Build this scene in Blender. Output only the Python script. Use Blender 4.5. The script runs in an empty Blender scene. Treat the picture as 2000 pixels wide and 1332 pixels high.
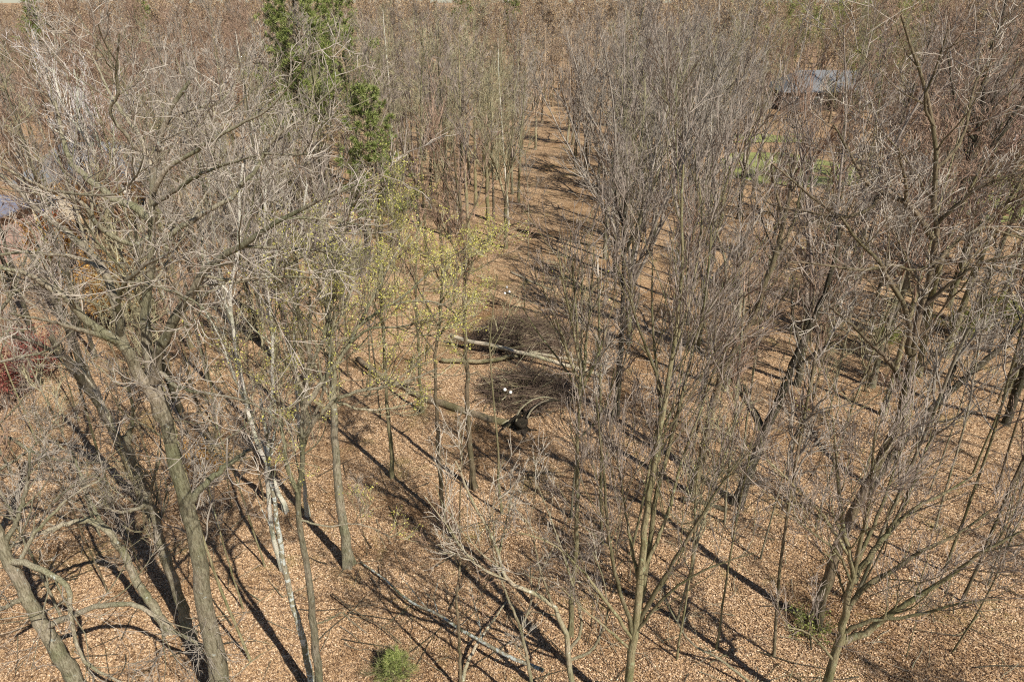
import bpy, math
import numpy as np
from mathutils import Vector
R_ = math.radians
sc = bpy.context.scene
C = sc.collection
rng = np.random.default_rng(7)

# ------------------------------------------------------------------ camera
H = 18.0; PITCH = R_(26.9); F = 1334.0
cam_d = bpy.data.cameras.new("camera"); cam = bpy.data.objects.new("camera", cam_d); C.objects.link(cam)
cam.location = (0, 0, H); cam.rotation_euler = (math.pi/2 - PITCH, 0, 0)
cam_d.sensor_width = 36; cam_d.lens = 36*F/2000; cam_d.clip_start = .1; cam_d.clip_end = 6000
sc.camera = cam
# ------------------------------------------------------------------ world and sun
SUN_EL = R_(48); SUN_AZ = R_(138)
w = bpy.data.worlds.new("World"); sc.world = w; w.use_nodes = True
nt = w.node_tree; bg = nt.nodes['Background']
sky = nt.nodes.new('ShaderNodeTexSky'); sky.sky_type = 'NISHITA'; sky.sun_disc = False
sky.sun_elevation = SUN_EL; sky.sun_rotation = SUN_AZ; sky.air_density = 1.0; sky.dust_density = .2; sky.ozone_density = 4.0
nt.links.new(sky.outputs[0], bg.inputs[0]); bg.inputs[1].default_value = .06
sd = bpy.data.lights.new("sun", 'SUN'); so = bpy.data.objects.new("sun", sd); C.objects.link(so)
sd.energy = 5.0; sd.angle = R_(.5); sd.color = (1, .945, .86)
so.rotation_euler = Vector((math.sin(SUN_AZ)*math.cos(SUN_EL), math.cos(SUN_AZ)*math.cos(SUN_EL), math.sin(SUN_EL))).to_track_quat('Z', 'Y').to_euler()
so.location = (20, -20, 60)
sc.view_settings.view_transform = 'Standard'; sc.view_settings.look = 'None'
sc.cycles.use_denoising = False; sc.cycles.filter_width = 1.15; sc.cycles.max_bounces = 5; sc.cycles.diffuse_bounces = 3
sc.view_settings.exposure = 0.5; sc.view_settings.gamma = 1

# ------------------------------------------------------------------ photo-pixel -> world helpers (measured from the 2000 px photograph)
def ray(px, py):
    x, u = px-1000, 666-py
    return np.array([x, F*math.cos(PITCH)+u*math.sin(PITCH), -F*math.sin(PITCH)+u*math.cos(PITCH)])
def at(px, py, Y):
    d = ray(px, py); return np.array([0, 0, H]) + d*(Y/d[1])
def gp(px, py):
    d = ray(px, py); return np.array([0, 0, H]) - d*(H/d[2])
def depth(p): return p[1]*math.cos(PITCH) + (H-p[2])*math.sin(PITCH)
def to_px(p):
    dd = depth(p); up = p[1]*math.sin(PITCH) + (p[2]-H)*math.cos(PITCH)
    return 1000+p[0]/dd*F, 666-up/dd*F
def gh(x, y):   # gentle lie of the land
    f = np.clip((np.hypot(x, y)-24)/30, 0, 1)
    return .10*np.sin(x*.43+1)*np.cos(y*.37) + .05*np.sin(x*1.1+y*.8) + f*.35*np.sin(x*.09)*np.cos(y*.07+.5)

# ------------------------------------------------------------------ materials
def ramp(nt, stops, interp='LINEAR'):
    n = nt.nodes.new('ShaderNodeValToRGB'); n.color_ramp.interpolation = interp
    e = n.color_ramp.elements
    while len(e) < len(stops): e.new(.5)
    for i, (p, c) in enumerate(stops): e[i].position = p; e[i].color = (*c, 1)
    return n
def base_mat(name, rough=.9, spec=.2):
    m = bpy.data.materials.new(name); m.use_nodes = True
    b = m.node_tree.nodes['Principled BSDF']; b.inputs['Roughness'].default_value = rough
    b.inputs['Specular IOR Level'].default_value = spec
    return m, m.node_tree, b
def mixc(nt, a, b, fac, mode='MIX'):
    n = nt.nodes.new('ShaderNodeMix'); n.data_type = 'RGBA'; n.blend_type = mode
    for s, v in ((6, a), (7, b), (0, fac)):
        if hasattr(v, 'is_output'): nt.links.new(v, n.inputs[s])
        else: n.inputs[s].default_value = v if s == 0 else (*v, 1)
    return n.outputs[2]
def noise(nt, vec, scale, detail=4, rough=.6):
    n = nt.nodes.new('ShaderNodeTexNoise'); n.inputs['Scale'].default_value = scale
    n.inputs['Detail'].default_value = detail; n.inputs['Roughness'].default_value = rough
    if vec is not None: nt.links.new(vec, n.inputs['Vector'])
    return n
def mapped(nt, src, scale):
    m = nt.nodes.new('ShaderNodeMapping'); m.inputs['Scale'].default_value = scale
    nt.links.new(src, m.inputs[0]); return m.outputs[0]
def bark(name, dark, mid, light, lichen=None, lfac=.62, vs=1.6, var=.25):
    m, nt, b = base_mat(name)
    tc = nt.nodes.new('ShaderNodeTexCoord'); co = tc.outputs['Object']
    n = noise(nt, mapped(nt, co, (9, 9, vs)), 3.0, 6, .7)
    r = ramp(nt, [(.30, dark), (.47, mid), (.68, light)]); nt.links.new(n.outputs[0], r.inputs[0])
    col = r.outputs[0]
    big = noise(nt, co, .8, 3); rb = ramp(nt, [(.35, (.62, .68, .5)), (.65, (1.15, 1.1, 1.05))]); nt.links.new(big.outputs[0], rb.inputs[0])
    col = mixc(nt, col, rb.outputs[0], 1.0, 'MULTIPLY')
    if lichen:
        l = noise(nt, co, 7.0, 4, .65); rl = ramp(nt, [(lfac-.02, (0, 0, 0)), (lfac+.02, (1, 1, 1))]); nt.links.new(l.outputs[0], rl.inputs[0])
        col = mixc(nt, col, lichen, rl.outputs[0])
    oi = nt.nodes.new('ShaderNodeObjectInfo'); ro = ramp(nt, [(0, (1-var,)*3), (1, (1+var,)*3)]); nt.links.new(oi.outputs['Random'], ro.inputs[0])
    col = mixc(nt, col, ro.outputs[0], 1.0, 'MULTIPLY')
    nt.links.new(col, b.inputs['Base Color'])
    bu = nt.nodes.new('ShaderNodeBump'); bu.inputs['Strength'].default_value = 1.; bu.inputs['Distance'].default_value = .06
    nt.links.new(n.outputs[0], bu.inputs['Height']); nt.links.new(bu.outputs[0], b.inputs['Normal'])
    return m
def twig(name, c1, c2, var=.2):
    m, nt, b = base_mat(name, .8, .25)
    tc = nt.nodes.new('ShaderNodeTexCoord'); n = noise(nt, tc.outputs['Object'], 1.7, 4, .7)
    r = ramp(nt, [(.36, c1), (.64, c2)]); nt.links.new(n.outputs[0], r.inputs[0])
    oi = nt.nodes.new('ShaderNodeObjectInfo'); ro = ramp(nt, [(0, (1-var,)*3), (1, (1+var,)*3)]); nt.links.new(oi.outputs['Random'], ro.inputs[0])
    nt.links.new(mixc(nt, r.outputs[0], ro.outputs[0], 1.0, 'MULTIPLY'), b.inputs['Base Color'])
    return m
def leafy(name, stops, trans=.25, rough=.6, patchy=False):
    m, nt, b = base_mat(name, rough, .3)
    g = nt.nodes.new('ShaderNodeNewGeometry'); r = ramp(nt, stops)
    nt.links.new(g.outputs['Random Per Island'], r.inputs[0])
    if patchy:
        tc = nt.nodes.new('ShaderNodeTexCoord'); pn = noise(nt, tc.outputs['Object'], .33, 6, .7); pr = ramp(nt, [(.36, (.42, .34, .26)), (.46, (.80, .74, .68)), (.54, (1.0, .97, .94)), (.66, (1.18, 1.17, 1.15))]); nt.links.new(pn.outputs[0], pr.inputs[0])
        out = mixc(nt, r.outputs[0], pr.outputs[0], 1.0, 'MULTIPLY')
    else: out = r.outputs[0]
    nt.links.new(out, b.inputs['Base Color'])
    if trans:
        t = nt.nodes.new('ShaderNodeBsdfTranslucent'); nt.links.new(r.outputs[0], t.inputs[0])
        x = nt.nodes.new('ShaderNodeMixShader'); x.inputs[0].default_value = trans
        nt.links.new(b.outputs[0], x.inputs[1]); nt.links.new(t.outputs[0], x.inputs[2])
        nt.links.new(x.outputs[0], nt.nodes['Material Output'].inputs[0])
    return m
M = {}
M['bark_grey'] = bark('bark_grey', (.08, .068, .046), (.27, .235, .175), (.45, .41, .33), (.42, .44, .38), .66)
M['bark_olive'] = bark('bark_olive', (.10, .085, .05), (.24, .205, .125), (.36, .32, .21), (.33, .35, .2), .62)
M['bark_brown'] = bark('bark_brown', (.07, .052, .036), (.18, .14, .095), (.32, .26, .19), (.3, .32, .22), .68)
M['bark_dark'] = bark('bark_dark', (.035, .03, .022), (.09, .075, .055), (.2, .175, .135), (.3, .32, .28), .66)
M['bark_lichen'] = bark('bark_lichen', (.12, .105, .075), (.28, .25, .18), (.42, .39, .31), (.55, .58, .52), .53)
M['bark_birch'] = bark('bark_birch', (.30, .27, .24), (.66, .62, .56), (.8, .78, .73), (.09, .08, .07), .66, 6.0, .1)
M['bark_pale'] = bark('bark_pale', (.15, .125, .085), (.32, .275, .195), (.48, .43, .34), (.5, .5, .4), .64)
M['charred'] = bark('charred', (.012, .01, .008), (.035, .028, .022), (.09, .07, .055))
M['deadwood'] = bark('deadwood', (.22, .18, .13), (.44, .38, .29), (.6, .54, .43), (.28, .3, .17), .64)
M['twig_grey'] = twig('twig_grey', (.19, .16, .125), (.40, .35, .285))
M['twig_dark'] = twig('twig_dark', (.06, .042, .03), (.18, .125, .09))
M['twig_mauve'] = twig('twig_mauve', (.165, .132, .105), (.35, .29, .235))
M['twig_brown'] = twig('twig_brown', (.19, .12, .08), (.36, .25, .175))
M['twig_tan'] = twig('twig_tan', (.32, .23, .15), (.52, .39, .26))
M['twig_olive'] = twig('twig_olive', (.2, .175, .10), (.38, .34, .21))
M['twig_pale'] = twig('twig_pale', (.26, .225, .175), (.46, .41, .33))
M['twig_white'] = twig('twig_white', (.55, .5, .47), (.78, .74, .7))
M['bud_red'] = leafy('bud_red', [(0, (.15, .09, .055)), (.5, (.30, .205, .125)), (1, (.42, .315, .20))], 0)
M['bud_brown'] = leafy('bud_brown', [(0, (.2, .12, .07)), (.5, (.36, .25, .14)), (1, (.48, .36, .2))], 0)
M['leaf_spring'] = leafy('leaf_spring', [(0, (.36, .35, .07)), (.5, (.58, .54, .13)), (1, (.74, .68, .25))], .3)
M['leaf_green'] = leafy('leaf_green', [(0, (.14, .17, .04)), (.5, (.27, .30, .07)), (1, (.42, .42, .14))], .3)
M['leaf_orange'] = leafy('leaf_orange', [(0, (.22, .10, .03)), (.5, (.48, .27, .07)), (1, (.66, .42, .14))], .3)
M['leaf_red'] = leafy('leaf_red', [(0, (.10, .02, .02)), (.6, (.25, .06, .05)), (1, (.36, .15, .10))], .2)
M['needles'] = leafy('needles', [(0, (.10, .14, .035)), (.5, (.27, .32, .085)), (1, (.46, .47, .18))], .2)
M['needles_bright'] = leafy('needles_bright', [(0, (.10, .13, .035)), (.5, (.24, .29, .08)), (1, (.42, .44, .16))], .2)
M['litter'] = leafy('litter', [(0, (.15, .095, .06)), (.2, (.30, .195, .12)), (.5, (.47, .325, .19)), (.8, (.63, .46, .295)), (1, (.84, .70, .53))], .1, .75, True)

# forest floor
def floor_mat():
    m, nt, b = base_mat('forest_floor', .9, .15)
    tc = nt.nodes.new('ShaderNodeTexCoord'); co = tc.outputs['Object']
    wn = noise(nt, co, 9, 2); wv = nt.nodes.new('ShaderNodeVectorMath'); wv.operation = 'MULTIPLY_ADD'
    nt.links.new(wn.outputs['Color'], wv.inputs[0]); wv.inputs[1].default_value = (.08, .08, .08); nt.links.new(co, wv.inputs[2])
    v = nt.nodes.new('ShaderNodeTexVoronoi'); v.inputs['Scale'].default_value = 25; nt.links.new(wv.outputs[0], v.inputs['Vector'])
    sp = nt.nodes.new('ShaderNodeSeparateColor'); nt.links.new(v.outputs['Color'], sp.inputs[0])
    r = ramp(nt, [(0, (.08, .05, .03)), (.25, (.20, .13, .08)), (.55, (.38, .25, .14)), (.82, (.56, .39, .24)), (1, (.78, .63, .45))])
    nt.links.new(sp.outputs[0], r.inputs[0])
    big = noise(nt, co, .22, 5, .65)
    rb = ramp(nt, [(.34, (.5, .42, .32)), (.47, (.9, .85, .77)), (.7, (1.15, 1.12, 1.06))]); nt.links.new(big.outputs[0], rb.inputs[0])
    col = mixc(nt, r.outputs[0], rb.outputs[0], 1.0, 'MULTIPLY')
    mo = noise(nt, co, .35, 5, .7); mo.inputs['Distortion'].default_value = .4
    rm = ramp(nt, [(.56, (0, 0, 0)), (.68, (.55, .55, .55))]); nt.links.new(mo.outputs[0], rm.inputs[0])
    col = mixc(nt, col, (.17, .16, .05), rm.outputs[0])
    nt.links.new(col, b.inputs['Base Color'])
    bu = nt.nodes.new('ShaderNodeBump'); bu.inputs['Strength'].default_value = .8; bu.inputs['Distance'].default_value = .05
    nt.links.new(sp.outputs[1], bu.inputs['Height']); nt.links.new(bu.outputs[0], b.inputs['Normal'])
    return m
M['floor'] = floor_mat()
def simple(name, c1, c2, scale=3, rough=.8):
    m, nt, b = base_mat(name, rough, .3)
    tc = nt.nodes.new('ShaderNodeTexCoord'); n = noise(nt, tc.outputs['Object'], scale, 5, .65)
    r = ramp(nt, [(.35, c1), (.65, c2)]); nt.links.new(n.outputs[0], r.inputs[0]); nt.links.new(r.outputs[0], b.inputs['Base Color']); return m
M['grass'] = simple('grass', (.15, .16, .05), (.26, .27, .09), 1.3)
M['roof_grey'] = simple('roof_grey', (.12, .125, .13), (.19, .195, .2), 6)
M['roof_blue'] = simple('roof_blue', (.12, .125, .17), (.18, .185, .23), 6)
M['wall_dark'] = simple('wall_dark', (.08, .065, .05), (.13, .105, .08), 2)
M['wall_pink'] = simple('wall_pink', (.42, .27, .22), (.52, .36, .3), 2)
M['wall_tan'] = simple('wall_tan', (.5, .42, .3), (.6, .52, .4), 2)
M['trim'] = simple('trim', (.65, .64, .6), (.75, .74, .7), 2)
M['glass'] = simple('glass', (.03, .035, .04), (.06, .065, .07), 2, .15)
M['brick'] = simple('brick', (.26, .11, .08), (.36, .17, .12), 9)
M['white'] = simple('white', (.78, .77, .72), (.86, .85, .82), 9, .5)
M['red'] = simple('red', (.5, .07, .03), (.6, .1, .04), 4, .5)
M['blue'] = simple('blue', (.06, .1, .4), (.1, .15, .5), 4, .5)

# ------------------------------------------------------------------ mesh building
def nrm(a): return a/np.maximum(np.linalg.norm(a, axis=-1, keepdims=True), 1e-9)
def tubes(P, Rd, k):
    """P (N,n,3), Rd (N,n) -> verts, quads"""
    N, n, _ = P.shape
    T = np.empty_like(P); T[:, 1:-1] = P[:, 2:]-P[:, :-2]; T[:, 0] = P[:, 1]-P[:, 0]; T[:, -1] = P[:, -1]-P[:, -2]; T = nrm(T)
    d = np.abs(P[:, -1]-P[:, 0]); ref = np.zeros((N, 3)); ref[np.arange(N), np.argmin(d, 1)] = 1
    U = nrm(np.cross(T, ref[:, None, :])); V = np.cross(T, U)
    a = np.arange(k)*2*np.pi/k
    vs = P[:, :, None, :] + Rd[:, :, None, None]*(U[:, :, None, :]*np.cos(a)[:, None] + V[:, :, None, :]*np.sin(a)[:, None])
    vs = vs.reshape(-1, 3)
    i = np.arange(N)[:, None, None]*n*k; j = np.arange(n-1)[None, :, None]*k; s = np.arange(k)[None, None, :]; s2 = (s+1) % k
    q = np.stack(np.broadcast_arrays(i+j+s, i+j+s2, i+j+k+s2, i+j+k+s), -1).reshape(-1, 4)
    return vs, q
def quads(pos, size, rng, flat=0.0, aspect=.7):
    """leaf-sized quads at pos; flat=1 lies level"""
    N = len(pos)
    a = rng.normal(size=(N, 3)); a[:, 2] *= (1-flat); a = nrm(a)
    b = rng.normal(size=(N, 3)); b[:, 2] *= (1-flat); b = nrm(np.cross(a, np.cross(a, b)+1e-6))
    s = (size*rng.uniform(.6, 1.3, N))[:, None]
    # slightly folded leaf: 4 corners, one lifted
    c0 = pos-a*s; c1 = pos+b*s*aspect; c2 = pos+a*s; c3 = pos-b*s*aspect
    vs = np.stack([c0, c1, c2, c3], 1).reshape(-1, 3)
    return vs, np.arange(N*4).reshape(-1, 4)
def mesh(name, pieces, mats, off=(0, 0, 0)):
    """pieces: list of (verts, quads, matindex, smooth)"""
    V = []; Q = []; MI = []; S = []; o = 0
    for vs, q, mi, sm in pieces:
        if len(q) == 0: continue
        V.append(vs); Q.append(q+o); o += len(vs); MI.append(np.full(len(q), mi)); S.append(np.full(len(q), sm))
    V = np.concatenate(V)-np.array(off); Q = np.concatenate(Q); MI = np.concatenate(MI); S = np.concatenate(S)
    me = bpy.data.meshes.new(name); me.vertices.add(len(V)); me.vertices.foreach_set('co', V.astype(np.float32).ravel())
    me.loops.add(len(Q)*4); me.loops.foreach_set('vertex_index', Q.astype(np.int32).ravel())
    me.polygons.add(len(Q)); me.polygons.foreach_set('loop_start', (np.arange(len(Q))*4).astype(np.int32))
    me.polygons.foreach_set('material_index', MI.astype(np.int32)); me.polygons.foreach_set('use_smooth', S.astype(bool))
    me.update(calc_edges=True)
    for m in mats: me.materials.append(M[m])
    return me
def obj(name, me, parent=None, **props):
    o = bpy.data.objects.new(name, me); C.objects.link(o)
    if parent is not None: o.parent = parent
    for k, v in props.items(): o[k] = v
    return o
def thing(name, label, cat, loc, group=None):
    o = bpy.data.objects.new(name, None); C.objects.link(o); o.location = loc; o['label'] = label; o['category'] = cat
    o.empty_display_size = .3
    if group: o['group'] = group
    return o
def box(a, b):
    a, b = np.array(a, float), np.array(b, float)
    vs = np.array([[(a, b)[i][0], (a, b)[j][1], (a, b)[k][2]] for k in (0, 1) for j in (0, 1) for i in (0, 1)])
    q = np.array([[0, 2, 3, 1], [4, 5, 7, 6], [0, 1, 5, 4], [2, 6, 7, 3], [0, 4, 6, 2], [1, 3, 7, 5]]); return vs, q

# ------------------------------------------------------------------ growth
def grow(P, Rd, L, cpm, t0, t1, ang, ratio, up, wob, n, rng, rr=.6, rmin=.004, cmin=1, cmax=60, lmin=.12, tip=.35, lmax=99, shape=.6, rcap=9.):
    cnt = np.clip(rng.poisson(np.maximum(L*cpm*(t1-t0), 0)), cmin, cmax)
    idx = np.repeat(np.arange(len(L)), cnt); K = len(idx)
    t = rng.uniform(t0, t1, K); npar = P.shape[1]
    f = t*(npar-1); i0 = np.minimum(f.astype(int), npar-2); fr = (f-i0)[:, None]
    pos = P[idx, i0]*(1-fr)+P[idx, i0+1]*fr
    tan = nrm(P[idx, i0+1]-P[idx, i0])
    r = Rd[idx, i0]*(1-fr[:, 0])+Rd[idx, i0+1]*fr[:, 0]
    perp = nrm(np.cross(tan, rng.normal(size=(K, 3))))
    a = rng.normal(ang, ang*.28, K)[:, None]
    d = tan*np.cos(a)+perp*np.sin(a); d[:, 2] += up*.5; d = nrm(d)
    ln = np.clip(L[idx]*ratio*(1-shape*t)*rng.uniform(.55, 1.35, K), lmin, lmax)
    Q = np.empty((K, n, 3)); Q[:, 0] = pos; st = (ln/(n-1))[:, None]
    for j in range(1, n):
        Q[:, j] = Q[:, j-1]+d*st
        d = d+rng.normal(size=(K, 3))*wob; d[:, 2] += up*.28; d = nrm(d)
    r0 = np.maximum(np.minimum(r*rr*rng.uniform(.75, 1.1, K), rcap*rng.uniform(.7, 1.2, K)), rmin)
    Rq = np.maximum(r0[:, None]*np.linspace(1, tip, n)[None, :], rmin*.75)
    return Q, Rq, ln
def resample(pts, n):
    pts = np.asarray(pts, float)
    if len(pts) > 2:   # chaikin once, ends kept
        for _ in range(1):
            q = [pts[0]]
            for a, b in zip(pts[:-1], pts[1:]): q += [a*.78+b*.22, a*.22+b*.78]
            pts = np.array(q+[pts[-1]])
    s = np.r_[0, np.cumsum(np.linalg.norm(np.diff(pts[:, :3], axis=0), axis=1))]
    u = np.linspace(0, s[-1], n)
    return np.stack([np.interp(u, s, pts[:, c]) for c in range(pts.shape[1])], 1)
KS = (4, 3, 3, 3)
BCAP = 22000
def twigs(P, Rd, L, rng, dens=1.0, up=.35, wob=.16, rmin=.005, levels=3, ang=.75, buds=0, bsize=.02, len2=.42, t0=.2):
    """three further orders of branching on limbs -> pieces for the crown"""
    out = []; tips = []
    p, r, l = P, Rd, L
    spec = [(2.5*dens, t0, 1., ang, len2*1.15, 6, .55, .5), (3.2*dens, .12, 1., ang, .6, 4, .6, .36), (3.4*dens, .1, 1., ang*.9, .65, 3, .65, .24)][:levels]
    for lv, (cpm, ta, tb, an, ra, n, rr, lmn) in enumerate(spec):
        p, r, l = grow(p, r, l, cpm, ta, tb, an, ra, up, wob*(1+.25*lv), n, rng, rr, rmin*(1.25, 1, .8)[lv], cmin=2, lmin=lmn, lmax=3.2/(lv+1), shape=.45, rcap=(.016, .0105, .0085)[lv]+rmin*.2)
        vs, q = tubes(p, r, KS[min(lv, 3)]); out.append((vs, q, 0, lv == 0))
        if lv >= levels-2: tips.append(p[:, 1:].reshape(-1, 3))
    if buds:
        tp = np.concatenate(tips); tp = tp[rng.random(len(tp)) < buds]
        tp = tp[rng.permutation(len(tp))[:BCAP]]
        if buds > .32: tp = np.repeat(tp, 4, 0)
        tp = tp+rng.normal(size=tp.shape)*bsize*1.8
        vs, q = quads(tp, bsize, rng); out.append((vs, q, 1, False))
    return out

def flare(n, Rb, Rt, p=1.0):
    t = np.linspace(0, 1, n); r = Rb+(Rt-Rb)*t**p; r[0] *= 1.45; r[1] *= 1.12; return r
def bare_tree(seed, h=17, kind='maple', dens=1., rmin=.007, buds=.5, bsize=.022, levels=3, r0=.17, cap=22000):
    global BCAP
    BCAP = cap
    """returns trunk pieces and crown pieces, base at the origin"""
    rg = np.random.default_rng(seed)
    n = 16
    if kind == 'vase':
        fork = h*rg.uniform(.14, .28)
        tp = np.zeros((n, 3)); tp[:, 2] = np.linspace(-.3, fork, n); tp[:, 0] += np.cumsum(rg.normal(0, .03, n)); tp[:, 1] += np.cumsum(rg.normal(0, .03, n))
        tr = flare(n, r0*1.15, r0*.95); T = tubes(tp[None], tr[None], 12)
        ns = rg.integers(4, 7); a0 = rg.uniform(0, 6.28)
        LP = []; LR = []; LL = []
        for i in range(ns):
            a = a0+i*6.283/ns+rg.normal(0, .3); sp = rg.uniform(.12, .5)
            d = np.array([math.cos(a)*sp, math.sin(a)*sp, 1]); d /= np.linalg.norm(d); ln = (h-fork)*rg.uniform(.75, 1.02)
            p = [tp[-2-(i % 2)*1]]; 
            for j in range(13):
                p.append(p[-1]+d*ln/13); d = d+rg.normal(0, .075, 3); d[2] += .05; d /= np.linalg.norm(d)
            LP.append(p); LR.append(np.linspace(r0*.62, .016, 14)); LL.append(ln)
        LP = np.array(LP); LR = np.array(LR); LL = np.array(LL)
        crown = [(*tubes(LP, LR, 7), 0, True)]
        p1, r1, l1 = grow(LP, LR, LL, 2.0, .12, .98, .6, .30, .32, .11, 9, rg, .55, .012, cmin=6, lmin=.9)
        crown.append((*tubes(p1, r1, 5), 0, True))
        pp, rr, ll = p1, r1, l1
        crown += twigs(pp, rr, ll, rg, dens, .3, .15, rmin, levels-1, .6, buds, bsize)
        crown += twigs(LP, LR, LL, rg, dens*.5, .3, .15, rmin, 2, .6, 0, bsize, .12, .5)
    else:
        hh = h*{'maple': .93, 'pole': .96, 'oak': .72, 'birch': .97}[kind]
        tp = np.zeros((n, 3)); tp[:, 2] = np.linspace(-.3, hh, n)
        wz = {'maple': .07, 'pole': .06, 'oak': .13, 'birch': .08}[kind]
        tp[:, :2] += np.cumsum(np.cumsum(rg.normal(0, wz*.35, (n, 2)), 0), 0)*.6; tp[:, :2] -= tp[1, :2]
        rt = .02 if kind != 'oak' else .06
        tr = flare(n, r0, rt, {'oak': .8}.get(kind, .85)); T = tubes(tp[None], tr[None], 12)
        TP = tp[None]; TR = tr[None]; TL = np.array([hh])
        cfg = {'maple': (1.9, .38, .985, .7, .36, .36), 'pole': (2.1, .5, .985, .7, .26, .36), 'oak': (1.6, .36, .99, .95, .48, .22), 'birch': (1.7, .4, .98, .55, .2, .2)}[kind]
        cpm, ta, tb, an, ra, up = cfg
        p1, r1, l1 = grow(TP, TR, TL, cpm, ta, tb, an, ra, up*.7, .12 if kind != 'oak' else .2, 11, rg, .55, .018, cmin=9, shape=.68)
        crown = [(*tubes(p1, r1, 6), 0, True)]
        p2, r2, l2 = grow(p1, r1, l1, 2.0, .2, 1., .62 if kind != 'oak' else .8, .5, up*.6, .15, 7, rg, .6, .01, cmin=3, lmin=.6)
        crown.append((*tubes(p2, r2, 4), 0, True))
        crown += twigs(p2, r2, l2, rg, dens*1.05, up*.6, .17, rmin, levels-1, .7, buds, bsize, .5)
        crown += twigs(p1, r1, l1, rg, dens*.5, up*.6, .17, rmin, 2, .7, 0, bsize, .2, .3)
    return [(*T, 0, True)], crown
def pine(seed, h=17, r0=.28, ntuft=9000):
    rg = np.random.default_rng(seed); n = 16
    tp = np.zeros((n, 3)); tp[:, 2] = np.linspace(-.3, h, n); tp[:, 0] += rg.normal(0, .04, n)
    tr = flare(n, r0, .03); T = tubes(tp[None], tr[None], 10)
    P1 = []; R1 = []; L1 = []
    z = h*.34
    while z < h*.985:
        ns = rg.integers(5, 8); a0 = rg.uniform(0, 6.28)
        for i in range(ns):
            if rg.random() < .12: continue
            a = a0+i*6.283/ns+rg.normal(0, .2); f = (z/h-.2)/.8
            ln = h*.26*(1-f)**.7*rg.uniform(.55, 1.15)+.4; d = np.array([math.cos(a), math.sin(a), .12+.5*f]); d /= np.linalg.norm(d)
            p = [np.array([tp[0, 0], 0, z])]
            for j in range(7): p.append(p[-1]+d*ln/7); d = d+rg.normal(0, .07, 3); d[2] += .05; d /= np.linalg.norm(d)
            P1.append(p); R1.append(np.linspace(.05*(1-f)+.02, .012, 8)); L1.append(ln)
        z += rg.uniform(.45, .85)
    P1, R1, L1 = np.array(P1), np.array(R1), np.array(L1)
    p2, r2, l2 = grow(P1, R1, L1, 3.2, .25, 1., .8, .35, .15, .12, 5, rg, .5, .008, cmin=3, lmin=.3)
    p3, r3, l3 = grow(p2, r2, l2, 4.0, .2, 1., .7, .5, .2, .12, 3, rg, .5, .006, cmin=2, lmin=.18)
    crown = [(*tubes(P1, R1, 5), 0, True), (*tubes(p2, r2, 3), 0, False)]
    src = np.concatenate([p3[:, 1:].reshape(-1, 3), p2[:, -2:].reshape(-1, 3)])
    dirs = nrm(np.concatenate([np.repeat(p3[:, -1]-p3[:, 0], 2, 0), np.repeat(p2[:, -1]-p2[:, -3], 2, 0)]))
    m = 9; pos = np.repeat(src, m, 0); dd = nrm(np.repeat(dirs, m, 0)*.6+rg.normal(size=(len(pos), 3))*.6+np.array([0, 0, .35]))
    s = nrm(np.cross(dd, rg.normal(size=dd.shape)))*.02; L = rg.uniform(.14, .30, len(pos))[:, None]
    vs = np.stack([pos-s, pos+s, pos+dd*L+s*.3, pos+dd*L-s*.3], 1).reshape(-1, 3)
    return [(*T, 0, True)], crown, [(vs, np.arange(len(vs)).reshape(-1, 4), 0, False)]

# ------------------------------------------------------------------ the ground
def make_ground():
    g = np.linspace(-1, 1, 241); ax = np.sign(g)*(np.abs(g)**3.2)*3000+g*60
    X, Y = np.meshgrid(ax, ax+18); Z = gh(X, Y)
    far = np.clip((np.hypot(X, Y)-150)/900, 0, 1); Z = Z-far**1.5*14
    vs = np.stack([X, Y, Z], -1).reshape(-1, 3); N = len(g)
    i = np.arange(N-1)[:, None]*N+np.arange(N-1)[None]; q = np.stack([i, i+1, i+N+1, i+N], -1).reshape(-1, 4)
    return obj('ground', mesh('ground', [(vs, q, 0, True)], ['floor']), kind='structure')
make_ground()
def sheet(name, outline_px, mat, n=26, dz=.05):
    """a patch of ground whose ragged outline is given by ground points"""
    pts = np.array([gp(*p)[:2] for p in outline_px]); c = pts.mean(0)
    rg = np.random.default_rng(3); P = []
    for a, b in zip(pts, np.roll(pts, -1, 0)):
        for t in np.linspace(0, 1, 7)[:-1]: P.append(a+(b-a)*t+rg.normal(0, .35, 2))
    P = np.array(P); K = len(P); rings = np.linspace(.02, 1, n)
    V = (c+(P-c)[None]*rings[:, None, None]).reshape(-1, 2); vs = np.c_[V, gh(V[:, 0], V[:, 1])+dz]
    i = np.arange(n-1)[:, None]*K; s = np.arange(K)[None]; q = np.stack(np.broadcast_arrays(i+s, i+K+s, i+K+(s+1) % K, i+(s+1) % K), -1).reshape(-1, 4)
    return obj(name, mesh(name, [(vs, q, 0, True)], [mat]), kind='structure')
sheet('lawn', [(1405, 352), (1425, 303), (1520, 300), (1640, 308), (1720, 330), (1700, 362), (1560, 368)], 'grass')
sheet('lawn', [(1840, 330), (1990, 335), (2060, 420), (1930, 440), (1850, 400)], 'grass')
sheet('lawn', [(1430, 262), (1580, 262), (1590, 279), (1430, 280)], 'grass')
sheet('lawn', [(-60, 440), (70, 420), (170, 470), (60, 520), (-60, 520)], 'grass')

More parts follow.
